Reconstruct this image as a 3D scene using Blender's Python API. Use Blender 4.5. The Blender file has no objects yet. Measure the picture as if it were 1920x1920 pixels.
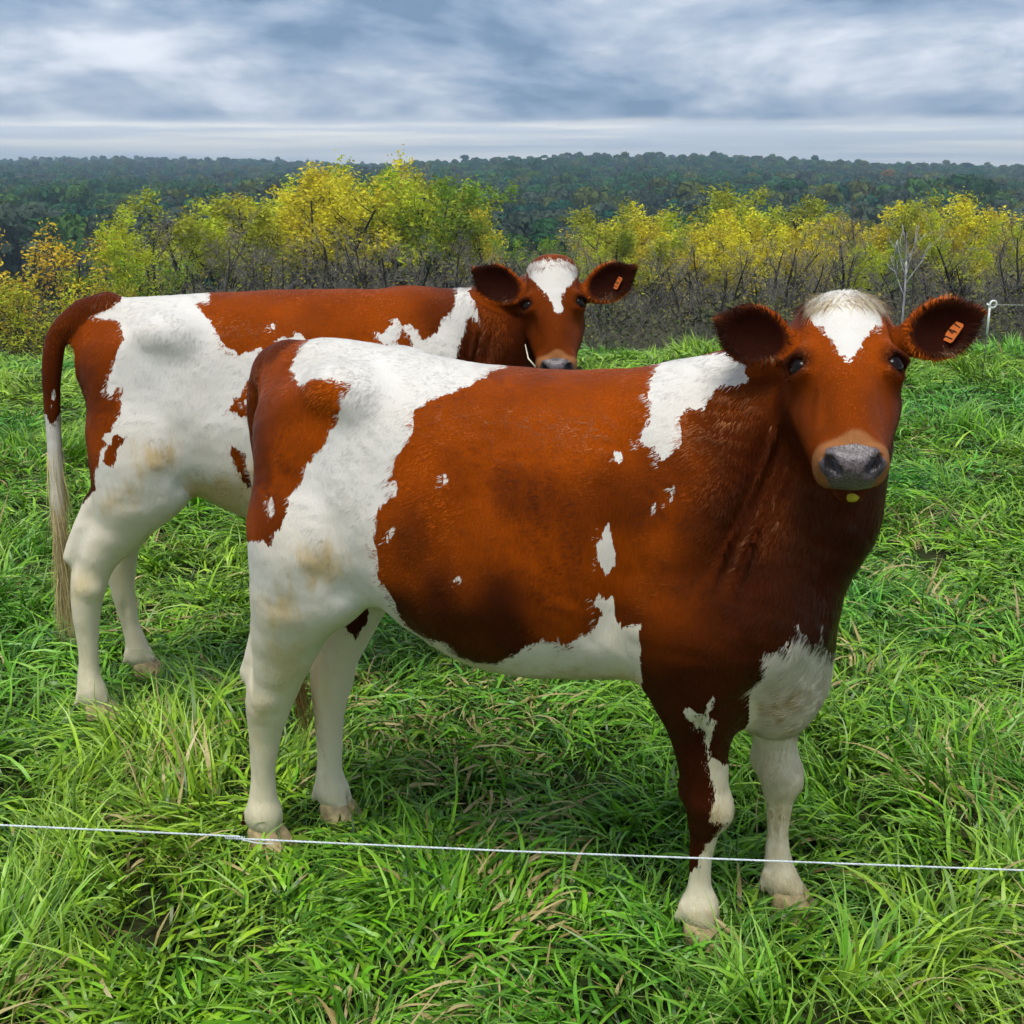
import bpy, bmesh, math, itertools, random
import numpy as np
from mathutils import Vector, Matrix

# ------------------------------------------------------------------ camera, sky, sun, exposure
scene = bpy.context.scene
cam_data = bpy.data.cameras.new('camera')
cam = bpy.data.objects.new('camera', cam_data)
scene.collection.objects.link(cam)
scene.camera = cam
EYE = 1.65                                   # a person standing in the field
cam.location = (0, 0, EYE)
cam.rotation_euler = (math.radians(90-16), 0, 0)
cam_data.sensor_width = 36.0
cam_data.lens = 36.0*2200/1920
cam_data.clip_start = 0.05
cam_data.clip_end = 20000

SUN_EL, SUN_AZ = math.radians(70), math.radians(196)      # high sun behind cloud; azimuth from +y clockwise
world = bpy.data.worlds.new('World')
scene.world = world
world.use_nodes = True

sun_data = bpy.data.lights.new('sun', 'SUN')
sun_data.energy = 1.5
sun_data.angle = math.radians(24)
sun_data.color = (1.0, .96, .90)
sun = bpy.data.objects.new('sun', sun_data)
scene.collection.objects.link(sun)
sd = Vector((math.sin(SUN_AZ)*math.cos(SUN_EL), math.cos(SUN_AZ)*math.cos(SUN_EL), math.sin(SUN_EL)))
sun.rotation_euler = sd.to_track_quat('Z', 'Y').to_euler()

vs = scene.view_settings
vs.view_transform = 'Standard'
vs.look = 'None'
vs.exposure = 1.15
vs.gamma = 1.0
vs.use_curve_mapping = False
scene.render.engine = 'CYCLES'
cy = scene.cycles
cy.use_denoising = True
cy.denoiser = 'OPENIMAGEDENOISE'
cy.max_bounces = 4
cy.diffuse_bounces = 2
cy.glossy_bounces = 2
cy.transmission_bounces = 3
cy.transparent_max_bounces = 6
cy.volume_bounces = 0
cy.use_adaptive_sampling = True
cy.adaptive_threshold = .03
cy.adaptive_min_samples = 16
cy.caustics_reflective = False
cy.caustics_refractive = False

rng = np.random.default_rng(7)
random.seed(7)
COL = scene.collection

def unit(v):
    v = np.asarray(v, float); return v/np.linalg.norm(v)

def unit_rows(a): return a/(np.linalg.norm(a, axis=1)[:, None]+1e-12)

# ------------------------------------------------------------------ node helpers
class Nodes:
    def __init__(self, tree):
        self.t = tree; self.n = tree.nodes; self.l = tree.links
        for x in list(self.n): self.n.remove(x)
    def add(self, kind, **kw):
        nd = self.n.new(kind)
        for k, v in kw.items():
            if k == 'inp':
                for i, val in v.items():
                    if isinstance(val, bpy.types.NodeSocket): self.l.new(val, nd.inputs[i])
                    else: nd.inputs[i].default_value = val
            else: setattr(nd, k, v)
        return nd
    def math(self, op, a, b=0., c=0., clamp=False):
        nd = self.add('ShaderNodeMath', operation=op, use_clamp=clamp, inp={0: a, 1: b, 2: c}); return nd.outputs[0]
    def vmath(self, op, a, b=(0, 0, 0), out=0):
        nd = self.add('ShaderNodeVectorMath', operation=op, inp={0: a, 1: b}); return nd.outputs[out]
    def mix(self, f, a, b, blend='MIX'):
        nd = self.add('ShaderNodeMix', data_type='RGBA', blend_type=blend, inp={0: f, 6: a, 7: b}); return nd.outputs[2]
    def ramp(self, x, lo, hi, a=0., b=1.):
        nd = self.add('ShaderNodeMapRange', interpolation_type='SMOOTHSTEP', inp={0: x, 1: lo, 2: hi, 3: a, 4: b}); return nd.outputs[0]
    def noise(self, vec, scale, detail=2., rough=.5, dist=0., out=0):
        nd = self.add('ShaderNodeTexNoise', inp={'Vector': vec, 'Scale': scale, 'Detail': detail, 'Roughness': rough, 'Distortion': dist}); return nd.outputs[out]
    def scale(self, vec, s, loc=(0, 0, 0), rot=(0, 0, 0)):
        nd = self.add('ShaderNodeMapping', inp={'Vector': vec, 'Location': loc, 'Rotation': rot, 'Scale': s}); return nd.outputs[0]
    def attr(self, name, out='Fac'):
        return self.add('ShaderNodeAttribute', attribute_name=name).outputs[out]

def rgb(r, g, b): return (r, g, b, 1.)

def new_mat(name):
    m = bpy.data.materials.new(name); m.use_nodes = True
    return m, Nodes(m.node_tree)

def surf(N, shader):
    o = N.add('ShaderNodeOutputMaterial'); N.l.new(shader, o.inputs['Surface']); return o

def plain(name, col, rough=.6, spec=.3, var=.15, scale=12., metallic=0., emit=None):
    """a simple procedural material: base colour broken by noise"""
    m, N = new_mat(name)
    tc = N.add('ShaderNodeTexCoord')
    n = N.noise(tc.outputs['Object'], scale, 4., .6)
    dark = rgb(*[c*(1-var) for c in col]); light = rgb(*[min(1, c*(1+var)) for c in col])
    p = N.add('ShaderNodeBsdfPrincipled', inp={'Base Color': N.mix(N.ramp(n, .3, .7), dark, light), 'Roughness': rough, 'Metallic': metallic, 'Specular IOR Level': spec})
    surf(N, p.outputs[0])
    return m

# ------------------------------------------------------------------ object helpers
def mesh_from(name, V, F, smooth=True):
    me = bpy.data.meshes.new(name)
    V = np.asarray(V, np.float32); F = np.asarray(F, np.int32)
    me.vertices.add(len(V)); me.vertices.foreach_set('co', V.ravel())
    k = F.shape[1]
    me.loops.add(F.size); me.loops.foreach_set('vertex_index', F.ravel())
    me.polygons.add(len(F)); me.polygons.foreach_set('loop_start', np.arange(0, F.size, k, dtype=np.int32))
    me.update(calc_edges=True)
    if smooth: me.polygons.foreach_set('use_smooth', np.ones(len(F), bool))
    return me

def add_attr(me, name, data, dom='POINT'):
    data = np.asarray(data, np.float32)
    if data.ndim == 2:
        a = me.attributes.new(name, 'FLOAT_COLOR', dom)
        if data.shape[1] == 3: data = np.concatenate([data, np.ones((len(data), 1), np.float32)], 1)
        a.data.foreach_set('color', data.ravel())
    else:
        a = me.attributes.new(name, 'FLOAT', dom); a.data.foreach_set('value', data)

def link(name, data, mat=None, parent=None):
    o = bpy.data.objects.new(name, data); COL.objects.link(o)
    if mat is not None: data.materials.append(mat)
    if parent is not None: o.parent = parent
    return o

def tag(o, label=None, cat=None, group=None, kind=None):
    if label: o['label'] = label
    if cat: o['category'] = cat
    if group: o['group'] = group
    if kind: o['kind'] = kind
    return o

def empty(name, loc, rz=0.):
    o = bpy.data.objects.new(name, None); COL.objects.link(o)
    o.location = loc; o.rotation_euler = (0, 0, rz); o.empty_display_size = .2
    return o

def tube(path, radii, sides=8, cap=True):
    """vertices and quads of a tube along a path"""
    P = np.asarray(path, float); n = len(P)
    radii = np.broadcast_to(np.asarray(radii, float), (n,))
    T = np.gradient(P, axis=0); T /= np.linalg.norm(T, axis=1)[:, None]+1e-12
    ref = np.array([0, 0, 1.]) if abs(T[0][2]) < .9 else np.array([1., 0, 0])
    u = np.cross(T[0], ref); u /= np.linalg.norm(u)
    V = []; ang = np.arange(sides)/sides*2*math.pi
    for i in range(n):
        u = u-T[i]*(u@T[i]); u /= np.linalg.norm(u)+1e-12
        w = np.cross(T[i], u)
        V.append(P[i]+radii[i]*(np.cos(ang)[:, None]*u+np.sin(ang)[:, None]*w))
    V = np.concatenate(V)
    i, j = np.meshgrid(np.arange(n-1), np.arange(sides), indexing='ij')
    i = i.ravel(); j = j.ravel(); k = (j+1) % sides
    F = np.stack([i*sides+j, i*sides+k, (i+1)*sides+k, (i+1)*sides+j], 1)
    if cap:
        c0 = len(V); V = np.concatenate([V, P[:1], P[-1:]])
        j = np.arange(sides); k = (j+1) % sides
        F = np.concatenate([F, np.stack([k, j, np.full(sides, c0), np.full(sides, c0)], 1)*1,
                            np.stack([(n-1)*sides+j, (n-1)*sides+k, np.full(sides, c0+1), np.full(sides, c0+1)], 1)])
    return V, F

def tris(F):
    """quads (possibly degenerate) to clean triangles"""
    a = F[:, [0, 1, 2]]; b = F[:, [0, 2, 3]]
    T = np.concatenate([a, b])
    return T[(T[:, 0] != T[:, 1]) & (T[:, 1] != T[:, 2]) & (T[:, 0] != T[:, 2])]

def join(parts):
    Vs, Fs, o = [], [], 0
    for V, F in parts:
        Vs.append(V); Fs.append(np.asarray(F)+o); o += len(V)
    return np.concatenate(Vs), np.concatenate(Fs)
# ------------------------------------------------------------------ sky: thin Nishita daylight above a broken stratus deck
SKY_GAIN = .72
def build_sky():
    N = Nodes(world.node_tree)
    sky = N.add('ShaderNodeTexSky', sky_type='NISHITA', sun_disc=False, sun_elevation=SUN_EL, sun_rotation=SUN_AZ, air_density=1.2, dust_density=1.5)
    clear = N.add('ShaderNodeBackground', inp={0: sky.outputs[0], 1: .10})
    g = N.add('ShaderNodeTexCoord').outputs['Generated']
    sep = N.add('ShaderNodeSeparateXYZ', inp={0: g})
    z = N.math('MAXIMUM', sep.outputs[2], 0.)
    k = N.math('DIVIDE', 1., N.math('ADD', z, .28))
    px = N.math('MULTIPLY', sep.outputs[0], k); py = N.math('MULTIPLY', sep.outputs[1], k)
    P = N.add('ShaderNodeCombineXYZ', inp={0: px, 1: py, 2: 3.7}).outputs[0]
    wp = N.add('ShaderNodeTexNoise', inp={'Vector': P, 'Scale': .8, 'Detail': 2.})
    Pw = N.vmath('ADD', P, N.vmath('SCALE', N.vmath('SUBTRACT', wp.outputs[1], (.5, .5, .5)), (0, 0, 0)))
    Pw.node.inputs[1].links[0].from_node.inputs['Scale'].default_value = .55
    big = N.noise(Pw, 1.3, 2., .5)
    med = N.noise(Pw, 3.2, 5., .54)
    fin = N.noise(Pw, 9.0, 5., .58)
    f = N.math('ADD', N.math('MULTIPLY', big, .46), N.math('ADD', N.math('MULTIPLY', med, .42), N.math('MULTIPLY', fin, .14)))
    # thick, dark parts of the deck against its thin, bright parts
    cr = N.add('ShaderNodeValToRGB', inp={0: f})
    e = cr.color_ramp.elements
    e[0].position = .435; e[0].color = rgb(.115, .180, .290)
    e[1].position = .655; e[1].color = rgb(.66, .68, .73)
    for pos, col in ((.485, rgb(.215, .285, .395)), (.545, rgb(.350, .400, .490)), (.605, rgb(.56, .585, .645))):
        q = e.new(pos); q.color = col
    # far under the deck's edge the air is bright: a paler streaked band low down
    low = N.noise(N.scale(g, (2.2, 2.2, 60.)), 1.6, 4., .55)
    lowc = N.mix(N.ramp(low, .38, .66), rgb(.62, .65, .70), rgb(1.10, 1.02, .88))
    rag = N.math('MULTIPLY', N.math('SUBTRACT', N.noise(N.scale(g, (9, 9, 9)), 1., 3., .55), .5), .010)
    edge = N.ramp(N.math('ADD', z, rag), .036, .047)
    col = N.mix(edge, lowc, cr.outputs[0])
    deck = N.add('ShaderNodeBackground', inp={0: col, 1: SKY_GAIN})
    cover = N.ramp(f, .70, .80, .97, .80)
    mx = N.add('ShaderNodeMixShader', inp={0: cover, 1: clear.outputs[0], 2: deck.outputs[0]})
    o = N.add('ShaderNodeOutputWorld'); N.l.new(mx.outputs[0], o.inputs['Surface'])
build_sky()
# ------------------------------------------------------------------ the lie of the land
def vnoise(x, y, s, seed=0):
    """smooth value noise, 0..1"""
    x = np.asarray(x, float)/s; y = np.asarray(y, float)/s
    xi = np.floor(x); yi = np.floor(y); fx = x-xi; fy = y-yi
    fx = fx*fx*(3-2*fx); fy = fy*fy*(3-2*fy)
    def h(a, b):
        v = np.sin(a*127.1+b*311.7+seed*74.7)*43758.5453; return v-np.floor(v)
    return (h(xi, yi)*(1-fx)+h(xi+1, yi)*fx)*(1-fy)+(h(xi, yi+1)*(1-fx)+h(xi+1, yi+1)*fx)*fy

def land(x, y):
    x = np.asarray(x, float); y = np.asarray(y, float)
    yc = 10.4+.08*np.clip(x, -9, 9)                                   # brow of the pasture
    d = np.maximum(y-yc, 0)
    drop = 13.5*(1-np.exp(-(d*d/(d+2.2))*.205/13.5))
    z = -drop+.05*(vnoise(x, y, 2.3, 1)-.5)*np.clip((11-y)/3, .3, 1)+.018*(vnoise(x, y, .6, 2)-.5)*(y < 16)
    far = np.clip((y-230)/520, 0, 1); far = far*far*(3-2*far)
    hill = 10.0+5*(vnoise(x, y, 420, 3)-.5)+3*(vnoise(x, y, 160, 4)-.5)
    rise = np.clip((y-800)/900, 0, 1); rise = rise*rise*(3-2*rise)
    z = z+far*hill+rise*(3.0+6*(vnoise(x, y, 330, 5)-.5))
    for (hx, hy, sx, sy, a) in ((40, 720, 80, 170, 7.5), (150, 980, 95, 200, 8.5), (-420, 1150, 190, 260, 11), (-250, 900, 70, 150, 5), (-130, 1300, 90, 200, 5), (560, 1550, 40, 120, 9), (330, 1250, 60, 150, 5)):
        z = z+a*np.exp(-((x-hx)/sx)**2/2-((y-hy)/sy)**2/2)                    # rounded ridges, one behind the other
    return z

ys = np.concatenate([np.linspace(-6, 16, 111), np.linspace(16.3, 70, 100), np.geomspace(71, 2600, 130)])
us = np.linspace(-1, 1, 141)
Y, U = np.meshgrid(ys, us, indexing='ij')
X = U*(8+np.maximum(Y, 0)*.95)
ny, nx = X.shape
i, j = np.meshgrid(np.arange(ny-1), np.arange(nx-1), indexing='ij'); q = (i*nx+j).ravel()
gm = mesh_from('ground', np.stack([X.ravel(), Y.ravel(), land(X, Y).ravel()], 1), np.stack([q, q+1, q+nx+1, q+nx], 1))

def ground_material():
    m, N = new_mat('pasture_soil_and_thatch')
    P = N.add('ShaderNodeTexCoord').outputs['Object']
    a = N.noise(P, 9., 5., .6); b = N.noise(P, 1.1, 3., .5)
    c = N.mix(N.ramp(a, .35, .65), rgb(.014, .020, .006), rgb(.035, .050, .012))
    c = N.mix(N.ramp(b, .45, .7, 0, .6), c, rgb(.040, .034, .014))
    sep = N.add('ShaderNodeSeparateXYZ', inp={0: P})
    wood = N.mix(N.ramp(N.noise(P, .02, 4., .6), .35, .65), rgb(.020, .032, .014), rgb(.045, .050, .022))
    field = N.ramp(N.noise(P, .0022, 2., .5), .50, .54)
    far = N.ramp(sep.outputs[1], 1500., 1700.)
    wood = N.mix(N.math('MULTIPLY', field, far), wood, rgb(.30, .23, .12))
    c = N.mix(N.ramp(sep.outputs[1], 16., 26.), c, wood)
    bump = N.add('ShaderNodeBump', inp={'Strength': .6, 'Distance': .03, 'Height': a})
    p = N.add('ShaderNodeBsdfPrincipled', inp={'Base Color': c, 'Roughness': .95, 'Specular IOR Level': .1, 'Normal': bump.outputs[0]})
    surf(N, p.outputs[0]); return m
tag(link('ground', gm, ground_material()), kind='structure')

# ------------------------------------------------------------------ scattering (only for what nobody would count)
def scatter(name, protos, pts, rotz, tilt, scl, idx, col, mat):
    """one object: geometry nodes put a copy of protos[idx] on each point"""
    coll = bpy.data.collections.new(name+'_kinds')
    for k, me in enumerate(protos):
        o = bpy.data.objects.new(f'{name}_kind_{k:02d}', me); coll.objects.link(o)
    me = bpy.data.meshes.new(name); me.vertices.add(len(pts)); me.vertices.foreach_set('co', np.asarray(pts, np.float32).ravel())
    rot = np.stack([tilt[:, 0], tilt[:, 1], rotz], 1)
    a = me.attributes.new('rot', 'FLOAT_VECTOR', 'POINT'); a.data.foreach_set('vector', rot.astype(np.float32).ravel())
    a = me.attributes.new('scl', 'FLOAT_VECTOR', 'POINT'); a.data.foreach_set('vector', np.asarray(scl, np.float32).ravel())
    a = me.attributes.new('idx', 'INT', 'POINT'); a.data.foreach_set('value', np.asarray(idx, np.int32))
    add_attr(me, 'tone', col)
    o = link(name, me, mat)
    g = bpy.data.node_groups.new(name, 'GeometryNodeTree')
    g.interface.new_socket('Geometry', in_out='INPUT', socket_type='NodeSocketGeometry')
    g.interface.new_socket('Geometry', in_out='OUTPUT', socket_type='NodeSocketGeometry')
    n = g.nodes; L = g.links
    gi = n.new('NodeGroupInput'); go = n.new('NodeGroupOutput')
    ci = n.new('GeometryNodeCollectionInfo'); ci.inputs['Collection'].default_value = coll
    ci.inputs['Separate Children'].default_value = True; ci.inputs['Reset Children'].default_value = True
    ip = n.new('GeometryNodeInstanceOnPoints'); ip.inputs['Pick Instance'].default_value = True
    def na(nm, ty):
        x = n.new('GeometryNodeInputNamedAttribute'); x.data_type = ty; x.inputs[0].default_value = nm
        return x.outputs['Attribute']
    L.new(gi.outputs[0], ip.inputs['Points']); L.new(ci.outputs[0], ip.inputs['Instance'])
    L.new(na('idx', 'INT'), ip.inputs['Instance Index']); L.new(na('scl', 'FLOAT_VECTOR'), ip.inputs['Scale'])
    er = n.new('FunctionNodeEulerToRotation'); L.new(na('rot', 'FLOAT_VECTOR'), er.inputs[0]); L.new(er.outputs[0], ip.inputs['Rotation'])
    L.new(ip.outputs[0], go.inputs[0])
    md = o.modifiers.new('scatter', 'NODES'); md.node_group = g
    return o
# ------------------------------------------------------------------ grass: every blade is real, rooted in tufts that lie with the wind and the trampling
def blade_mesh(root, az, el0, bend, curl, L, W, seg, rs):
    n = len(root); t = np.linspace(0, 1, seg+1); P = [root]
    for k in range(seg):
        tm = (t[k]+t[k+1])/2
        el = np.maximum(el0-bend*tm**1.25, -.9); a = az+curl*tm
        q = P[-1]+(L/seg)[:, None]*np.stack([np.cos(el)*np.cos(a), np.cos(el)*np.sin(a), np.sin(el)], 1)
        q[:, 2] = np.maximum(q[:, 2], root[:, 2]+.02+.03*rs.random(n))
        P.append(q)
    P = np.stack(P, 1)
    T = np.gradient(P, axis=1); T /= np.linalg.norm(T, axis=2)[..., None]+1e-9
    side = np.stack([-np.sin(az), np.cos(az), np.zeros(n)], 1)[:, None, :]+rs.normal(0, .40, (n, 1, 3))
    side = side-T*(side*T).sum(2)[..., None]; side /= np.linalg.norm(side, axis=2)[..., None]+1e-9
    prof = np.minimum(1, (1-t)*1.7)*(.6+.4*np.minimum(1, t*4)); prof[-1] = .04
    off = side*(W[:, None]*prof[None]/2)[..., None]
    V = np.stack([P-off, P+off], 2).reshape(-1, 3)
    b = (np.arange(n)[:, None]*(2*(seg+1))+np.arange(seg)[None]*2).ravel()
    return V, np.stack([b, b+1, b+3, b+2], 1), np.repeat(np.tile(t, n), 2), 2*(seg+1)

def grass_material():
    m, N = new_mat('grass_blades')
    al = N.attr('along')
    sp = N.add('ShaderNodeSeparateColor', inp={0: N.attr('tone', 'Color')})
    y = sp.outputs[0]; lush = sp.outputs[1]; dead = sp.outputs[2]; ti = N.attr('tint')
    green = N.mix(ti, rgb(.014, .075, .003), rgb(.200, .540, .016))
    yel = N.mix(ti, rgb(.050, .120, .004), rgb(.430, .670, .036))
    blue = N.mix(ti, rgb(.008, .070, .010), rgb(.095, .500, .070))
    c = N.mix(y, green, yel)
    c = N.mix(lush, c, blue)
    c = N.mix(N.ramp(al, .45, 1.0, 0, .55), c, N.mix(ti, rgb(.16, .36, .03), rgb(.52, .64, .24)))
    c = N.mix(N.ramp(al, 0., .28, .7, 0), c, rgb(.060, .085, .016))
    c = N.mix(dead, c, N.mix(ti, rgb(.30, .22, .07), rgb(.60, .50, .22)))
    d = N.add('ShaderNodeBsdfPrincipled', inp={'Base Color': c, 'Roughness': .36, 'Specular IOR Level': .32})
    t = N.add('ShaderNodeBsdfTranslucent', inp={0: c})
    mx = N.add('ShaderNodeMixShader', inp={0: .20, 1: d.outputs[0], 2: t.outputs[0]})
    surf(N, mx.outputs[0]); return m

def grow_grass(feet):
    rs = np.random.default_rng(5)
    #        y0   y1   tufts/m2  blades  length  width   seg
    zones = [(.70, 2.7, 185, 22, .245, .0098, 6), (2.7, 4.6, 145, 21, .26, .0102, 5), (4.6, 8.0, 88, 18, .27, .0125, 4), (8.0, 13.2, 60, 14, .26, .0150, 3)]
    Vs, Fs, AL, TI, TO, o = [], [], [], [], [], 0
    for (y0, y1, den, nb, length, width, seg) in zones:
        hw = .58*y1+.85; n = int(2*hw*(y1-y0)*den)
        x = rs.uniform(-hw, hw, n); y = rs.uniform(y0, y1, n)
        k = np.abs(x) < .58*y+.85; x, y = x[k], y[k]; n = len(x)
        flow = 2*math.pi*(1.5*vnoise(x, y, .60, 11)+1.2*vnoise(x, y, .26, 12))
        clump = vnoise(x, y, .40, 13)*.6+vnoise(x, y, 1.2, 14)*.4
        lodge = np.clip(vnoise(x, y, .50, 15)*1.4+.28+rs.normal(0, .18, n), 0, 1.25)          # how far the tuft lies over
        fan = .34+1.2*np.clip(vnoise(x, y, .24, 19)*1.6-.65, 0, 1)
        press = np.ones(n)
        for (fx, fy) in feet:
            d = np.hypot(x-fx, (y-fy)*np.where(y < fy, .60, 1.0)); press *= .55+.45*np.clip((d-.05)/.12, 0, 1)
        size = (.78+.42*clump)*(.55+.45*press)
        ye = np.clip(vnoise(x, y, .95, 16)*1.5-.25+rs.normal(0, .18, n), 0, 1)
        lu = np.clip(vnoise(x, y, .70, 17)*1.8-.85, 0, .85)*(1-ye)
        de = np.clip(vnoise(x, y, .32, 18)*1.5-.98+.3*(vnoise(x, y, 1.6, 20)-.5), .008, .26)*np.clip((9-y)/4, .12, 1)
        R = lambda a: np.repeat(a, nb)
        N_ = n*nb; th = rs.uniform(0, 2*math.pi, N_); rr = .085*np.sqrt(rs.random(N_))*(length/.27)
        bx_ = R(x)+rr*np.cos(th); by_ = R(y)+rr*np.sin(th)
        root = np.stack([bx_, by_, land(bx_, by_)-.015], 1)
        lo = R(lodge)
        az = R(flow)+rs.normal(0, 1, N_)*R(fan)
        el0 = np.clip(1.40-.80*lo+rs.normal(0, .25, N_), .12, 1.55)
        bend = np.clip(.75+.65*lo+rs.normal(0, .45, N_), .05, 2.4)
        short = rs.random(N_) < .30
        L = length*R(size)*rs.uniform(.55, 1.2, N_)*np.where(short, .5, 1)
        L *= .55+.45*R(press); el0 *= .55+.45*R(press)
        W = width*rs.uniform(.45, 1.2, N_)
        V, F, al, per = blade_mesh(root, az, el0, bend, rs.normal(0, .85, N_), L, W, seg, rs)
        Vs.append(V); Fs.append(F+o); o += len(V); AL.append(al)
        dead = (rs.random(N_) < R(de)).astype(float)
        TI.append(np.repeat(rs.random(N_), per))
        TO.append(np.repeat(np.stack([np.clip(R(ye)+rs.normal(0, .15, N_), 0, 1), R(lu), dead], 1), per, 0))
    # a low mat of short blades closes the gaps between tufts
    for (y0, y1, den, seg) in ((.7, 4.6, 800, 3), (4.6, 8., 200, 2)):
        hw = .58*y1+.85; n = int(2*hw*(y1-y0)*den); x = rs.uniform(-hw, hw, n); y = rs.uniform(y0, y1, n)
        k = np.abs(x) < .58*y+.85; x, y = x[k], y[k]; n = len(x)
        V, F, al, per = blade_mesh(np.stack([x, y, land(x, y)-.01], 1), rs.uniform(0, 6.28, n), np.clip(rs.normal(.8, .35, n), .1, 1.5), rs.uniform(.2, 1.4, n), rs.normal(0, .8, n),
                                   rs.uniform(.05, .13, n), rs.uniform(.004, .008, n), seg, rs)
        Vs.append(V); Fs.append(F+o); o += len(V); AL.append(al); TI.append(np.repeat(rs.random(n)*.45, per))
        TO.append(np.repeat(np.stack([rs.random(n)*.8, rs.random(n)*.3, (rs.random(n) < .07)*1.], 1), per, 0))
    me = mesh_from('grass', np.concatenate(Vs), np.concatenate(Fs))
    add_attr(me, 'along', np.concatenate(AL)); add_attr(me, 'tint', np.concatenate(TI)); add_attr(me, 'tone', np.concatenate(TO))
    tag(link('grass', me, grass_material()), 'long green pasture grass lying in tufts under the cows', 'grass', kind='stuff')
    print('GRASS quads', len(me.polygons))
# ------------------------------------------------------------------ trees
def grow(seed, H, stems=2, spread=.35, limbs=9, twigs=6, fine=3, trunk_r=.11, bare_to=.25, lift=.55):
    """branch skeleton: list of (path, radii, sides) and leaf sites"""
    R = np.random.default_rng(seed); out = []; sites = []
    def bend(p, d, L, n, up, wob):
        pts = [p]; d = d/np.linalg.norm(d)
        for _ in range(n):
            d = d+R.normal(0, wob, 3)+np.array([0, 0, up]); d /= np.linalg.norm(d)
            pts.append(pts[-1]+d*L/n)
        return np.array(pts), d
    for s in range(stems):
        a = R.uniform(0, 2*math.pi); ln = spread*R.uniform(.3, 1.)
        p0 = np.array([.12*math.cos(a), .12*math.sin(a), -.3]) if stems > 1 else np.array([0, 0, -.3])
        h = H*R.uniform(.72, .92)
        path, _ = bend(p0, np.array([math.cos(a)*ln, math.sin(a)*ln, 1.]), h, 9, .03, .10)
        r0 = trunk_r*R.uniform(.75, 1.1)
        rad = r0*(1-.82*np.linspace(0, 1, 10)); rad[0] *= 1.35
        out.append((path, rad, 6))
        for k in range(limbs):
            t = bare_to+(1-bare_to)*(k+R.uniform(0, .9))/limbs
            f = t*9; i0 = min(int(f), 8); p = path[i0]*(1-f+i0)+path[i0+1]*(f-i0)
            az = R.uniform(0, 2*math.pi)
            d = np.array([math.cos(az), math.sin(az), lift*R.uniform(.5, 1.6)])
            L = H*R.uniform(.20, .36)*(1.15-.6*t)
            lp, ld = bend(p, d, L, 5, .10, .16)
            rr = rad[i0]*R.uniform(.35, .55)
            out.append((lp, rr*(1-.75*np.linspace(0, 1, 6)), 4))
            for m in range(twigs):
                u = R.uniform(.25, 1.); g = u*5; j0 = min(int(g), 4); tp = lp[j0]*(1-g+j0)+lp[j0+1]*(g-j0)
                td = (lp[j0+1]-lp[j0]); td = td/np.linalg.norm(td)+R.normal(0, .55, 3)+np.array([0, 0, .25])
                tl = L*R.uniform(.25, .5)
                wp, wd = bend(tp, td, tl, 3, .08, .2)
                out.append((wp, max(rr*.30, .006)*(1-.7*np.linspace(0, 1, 4)), 3))
                sites += [(wp[2], t), (wp[3], t)]
                for q in range(fine):
                    fp = wp[R.integers(1, 4)]
                    fd = wd+R.normal(0, .7, 3); fl = tl*R.uniform(.3, .65)
                    vp, _ = bend(fp, fd, fl, 2, .05, .2)
                    out.append((vp, np.array([.0065, .0045, .0022]), 3)); sites.append((vp[2], t))
    return out, sites

def leaf_quads(C, size, R, squash=.7):
    """small bent leaf sprays at points C"""
    n = len(C); a = R.normal(0, 1, (n, 3)); a /= np.linalg.norm(a, axis=1)[:, None]; a[:, 2] *= .7
    b = np.cross(a, R.normal(0, 1, (n, 3))); b /= np.linalg.norm(b, axis=1)[:, None]+1e-9
    s = (size*R.uniform(.55, 1.25, n))[:, None]
    V = np.stack([C-a*s*.5, C+b*s*.30*squash, C+a*s*.55, C-b*s*.30*squash], 1).reshape(-1, 3)
    F = np.arange(4*n).reshape(-1, 4)
    return V, F

def bark_material(name, dark, light, scale=14.):
    m, N = new_mat(name)
    P = N.add('ShaderNodeTexCoord').outputs['Object']
    a = N.noise(N.scale(P, (1, 1, .25)), scale, 4., .6)
    c = N.mix(N.ramp(a, .35, .65), rgb(*dark), rgb(*light))
    p = N.add('ShaderNodeBsdfPrincipled', inp={'Base Color': c, 'Roughness': .9, 'Specular IOR Level': .15})
    surf(N, p.outputs[0]); return m

def leaf_material(name):
    """leaf colour comes from each tree's own colour, varied leaf by leaf"""
    m, N = new_mat(name)
    oc = N.add('ShaderNodeObjectInfo').outputs['Color']
    ti = N.attr('tint')
    hs = N.add('ShaderNodeHueSaturation', inp={0: N.math('MULTIPLY_ADD', ti, .05, .475), 1: 1.0, 2: N.math('MULTIPLY_ADD', ti, .9, .55), 4: oc})
    d = N.add('ShaderNodeBsdfPrincipled', inp={'Base Color': hs.outputs[0], 'Roughness': .6, 'Specular IOR Level': .2})
    t = N.add('ShaderNodeBsdfTranslucent', inp={0: hs.outputs[0]})
    mx = N.add('ShaderNodeMixShader', inp={0: .35, 1: d.outputs[0], 2: t.outputs[0]})
    surf(N, mx.outputs[0]); return m
bark = bark_material('grey_brown_bark', (.020, .017, .013), (.065, .056, .042))
twig_bark = bark_material('pale_grey_twigs', (.13, .12, .095), (.29, .27, .215))
birch_bark = bark_material('white_birch_bark', (.30, .29, .27), (.62, .61, .58), 30.)
leaf_mat = leaf_material('autumn_leaves')

def skel_mesh(name, br, mat, cut=None):
    V, F = join([tube(p, r, s, cap=False) for (p, r, s) in br])
    me = mesh_from(name, V, F); me.materials.append(mat); return me

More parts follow.
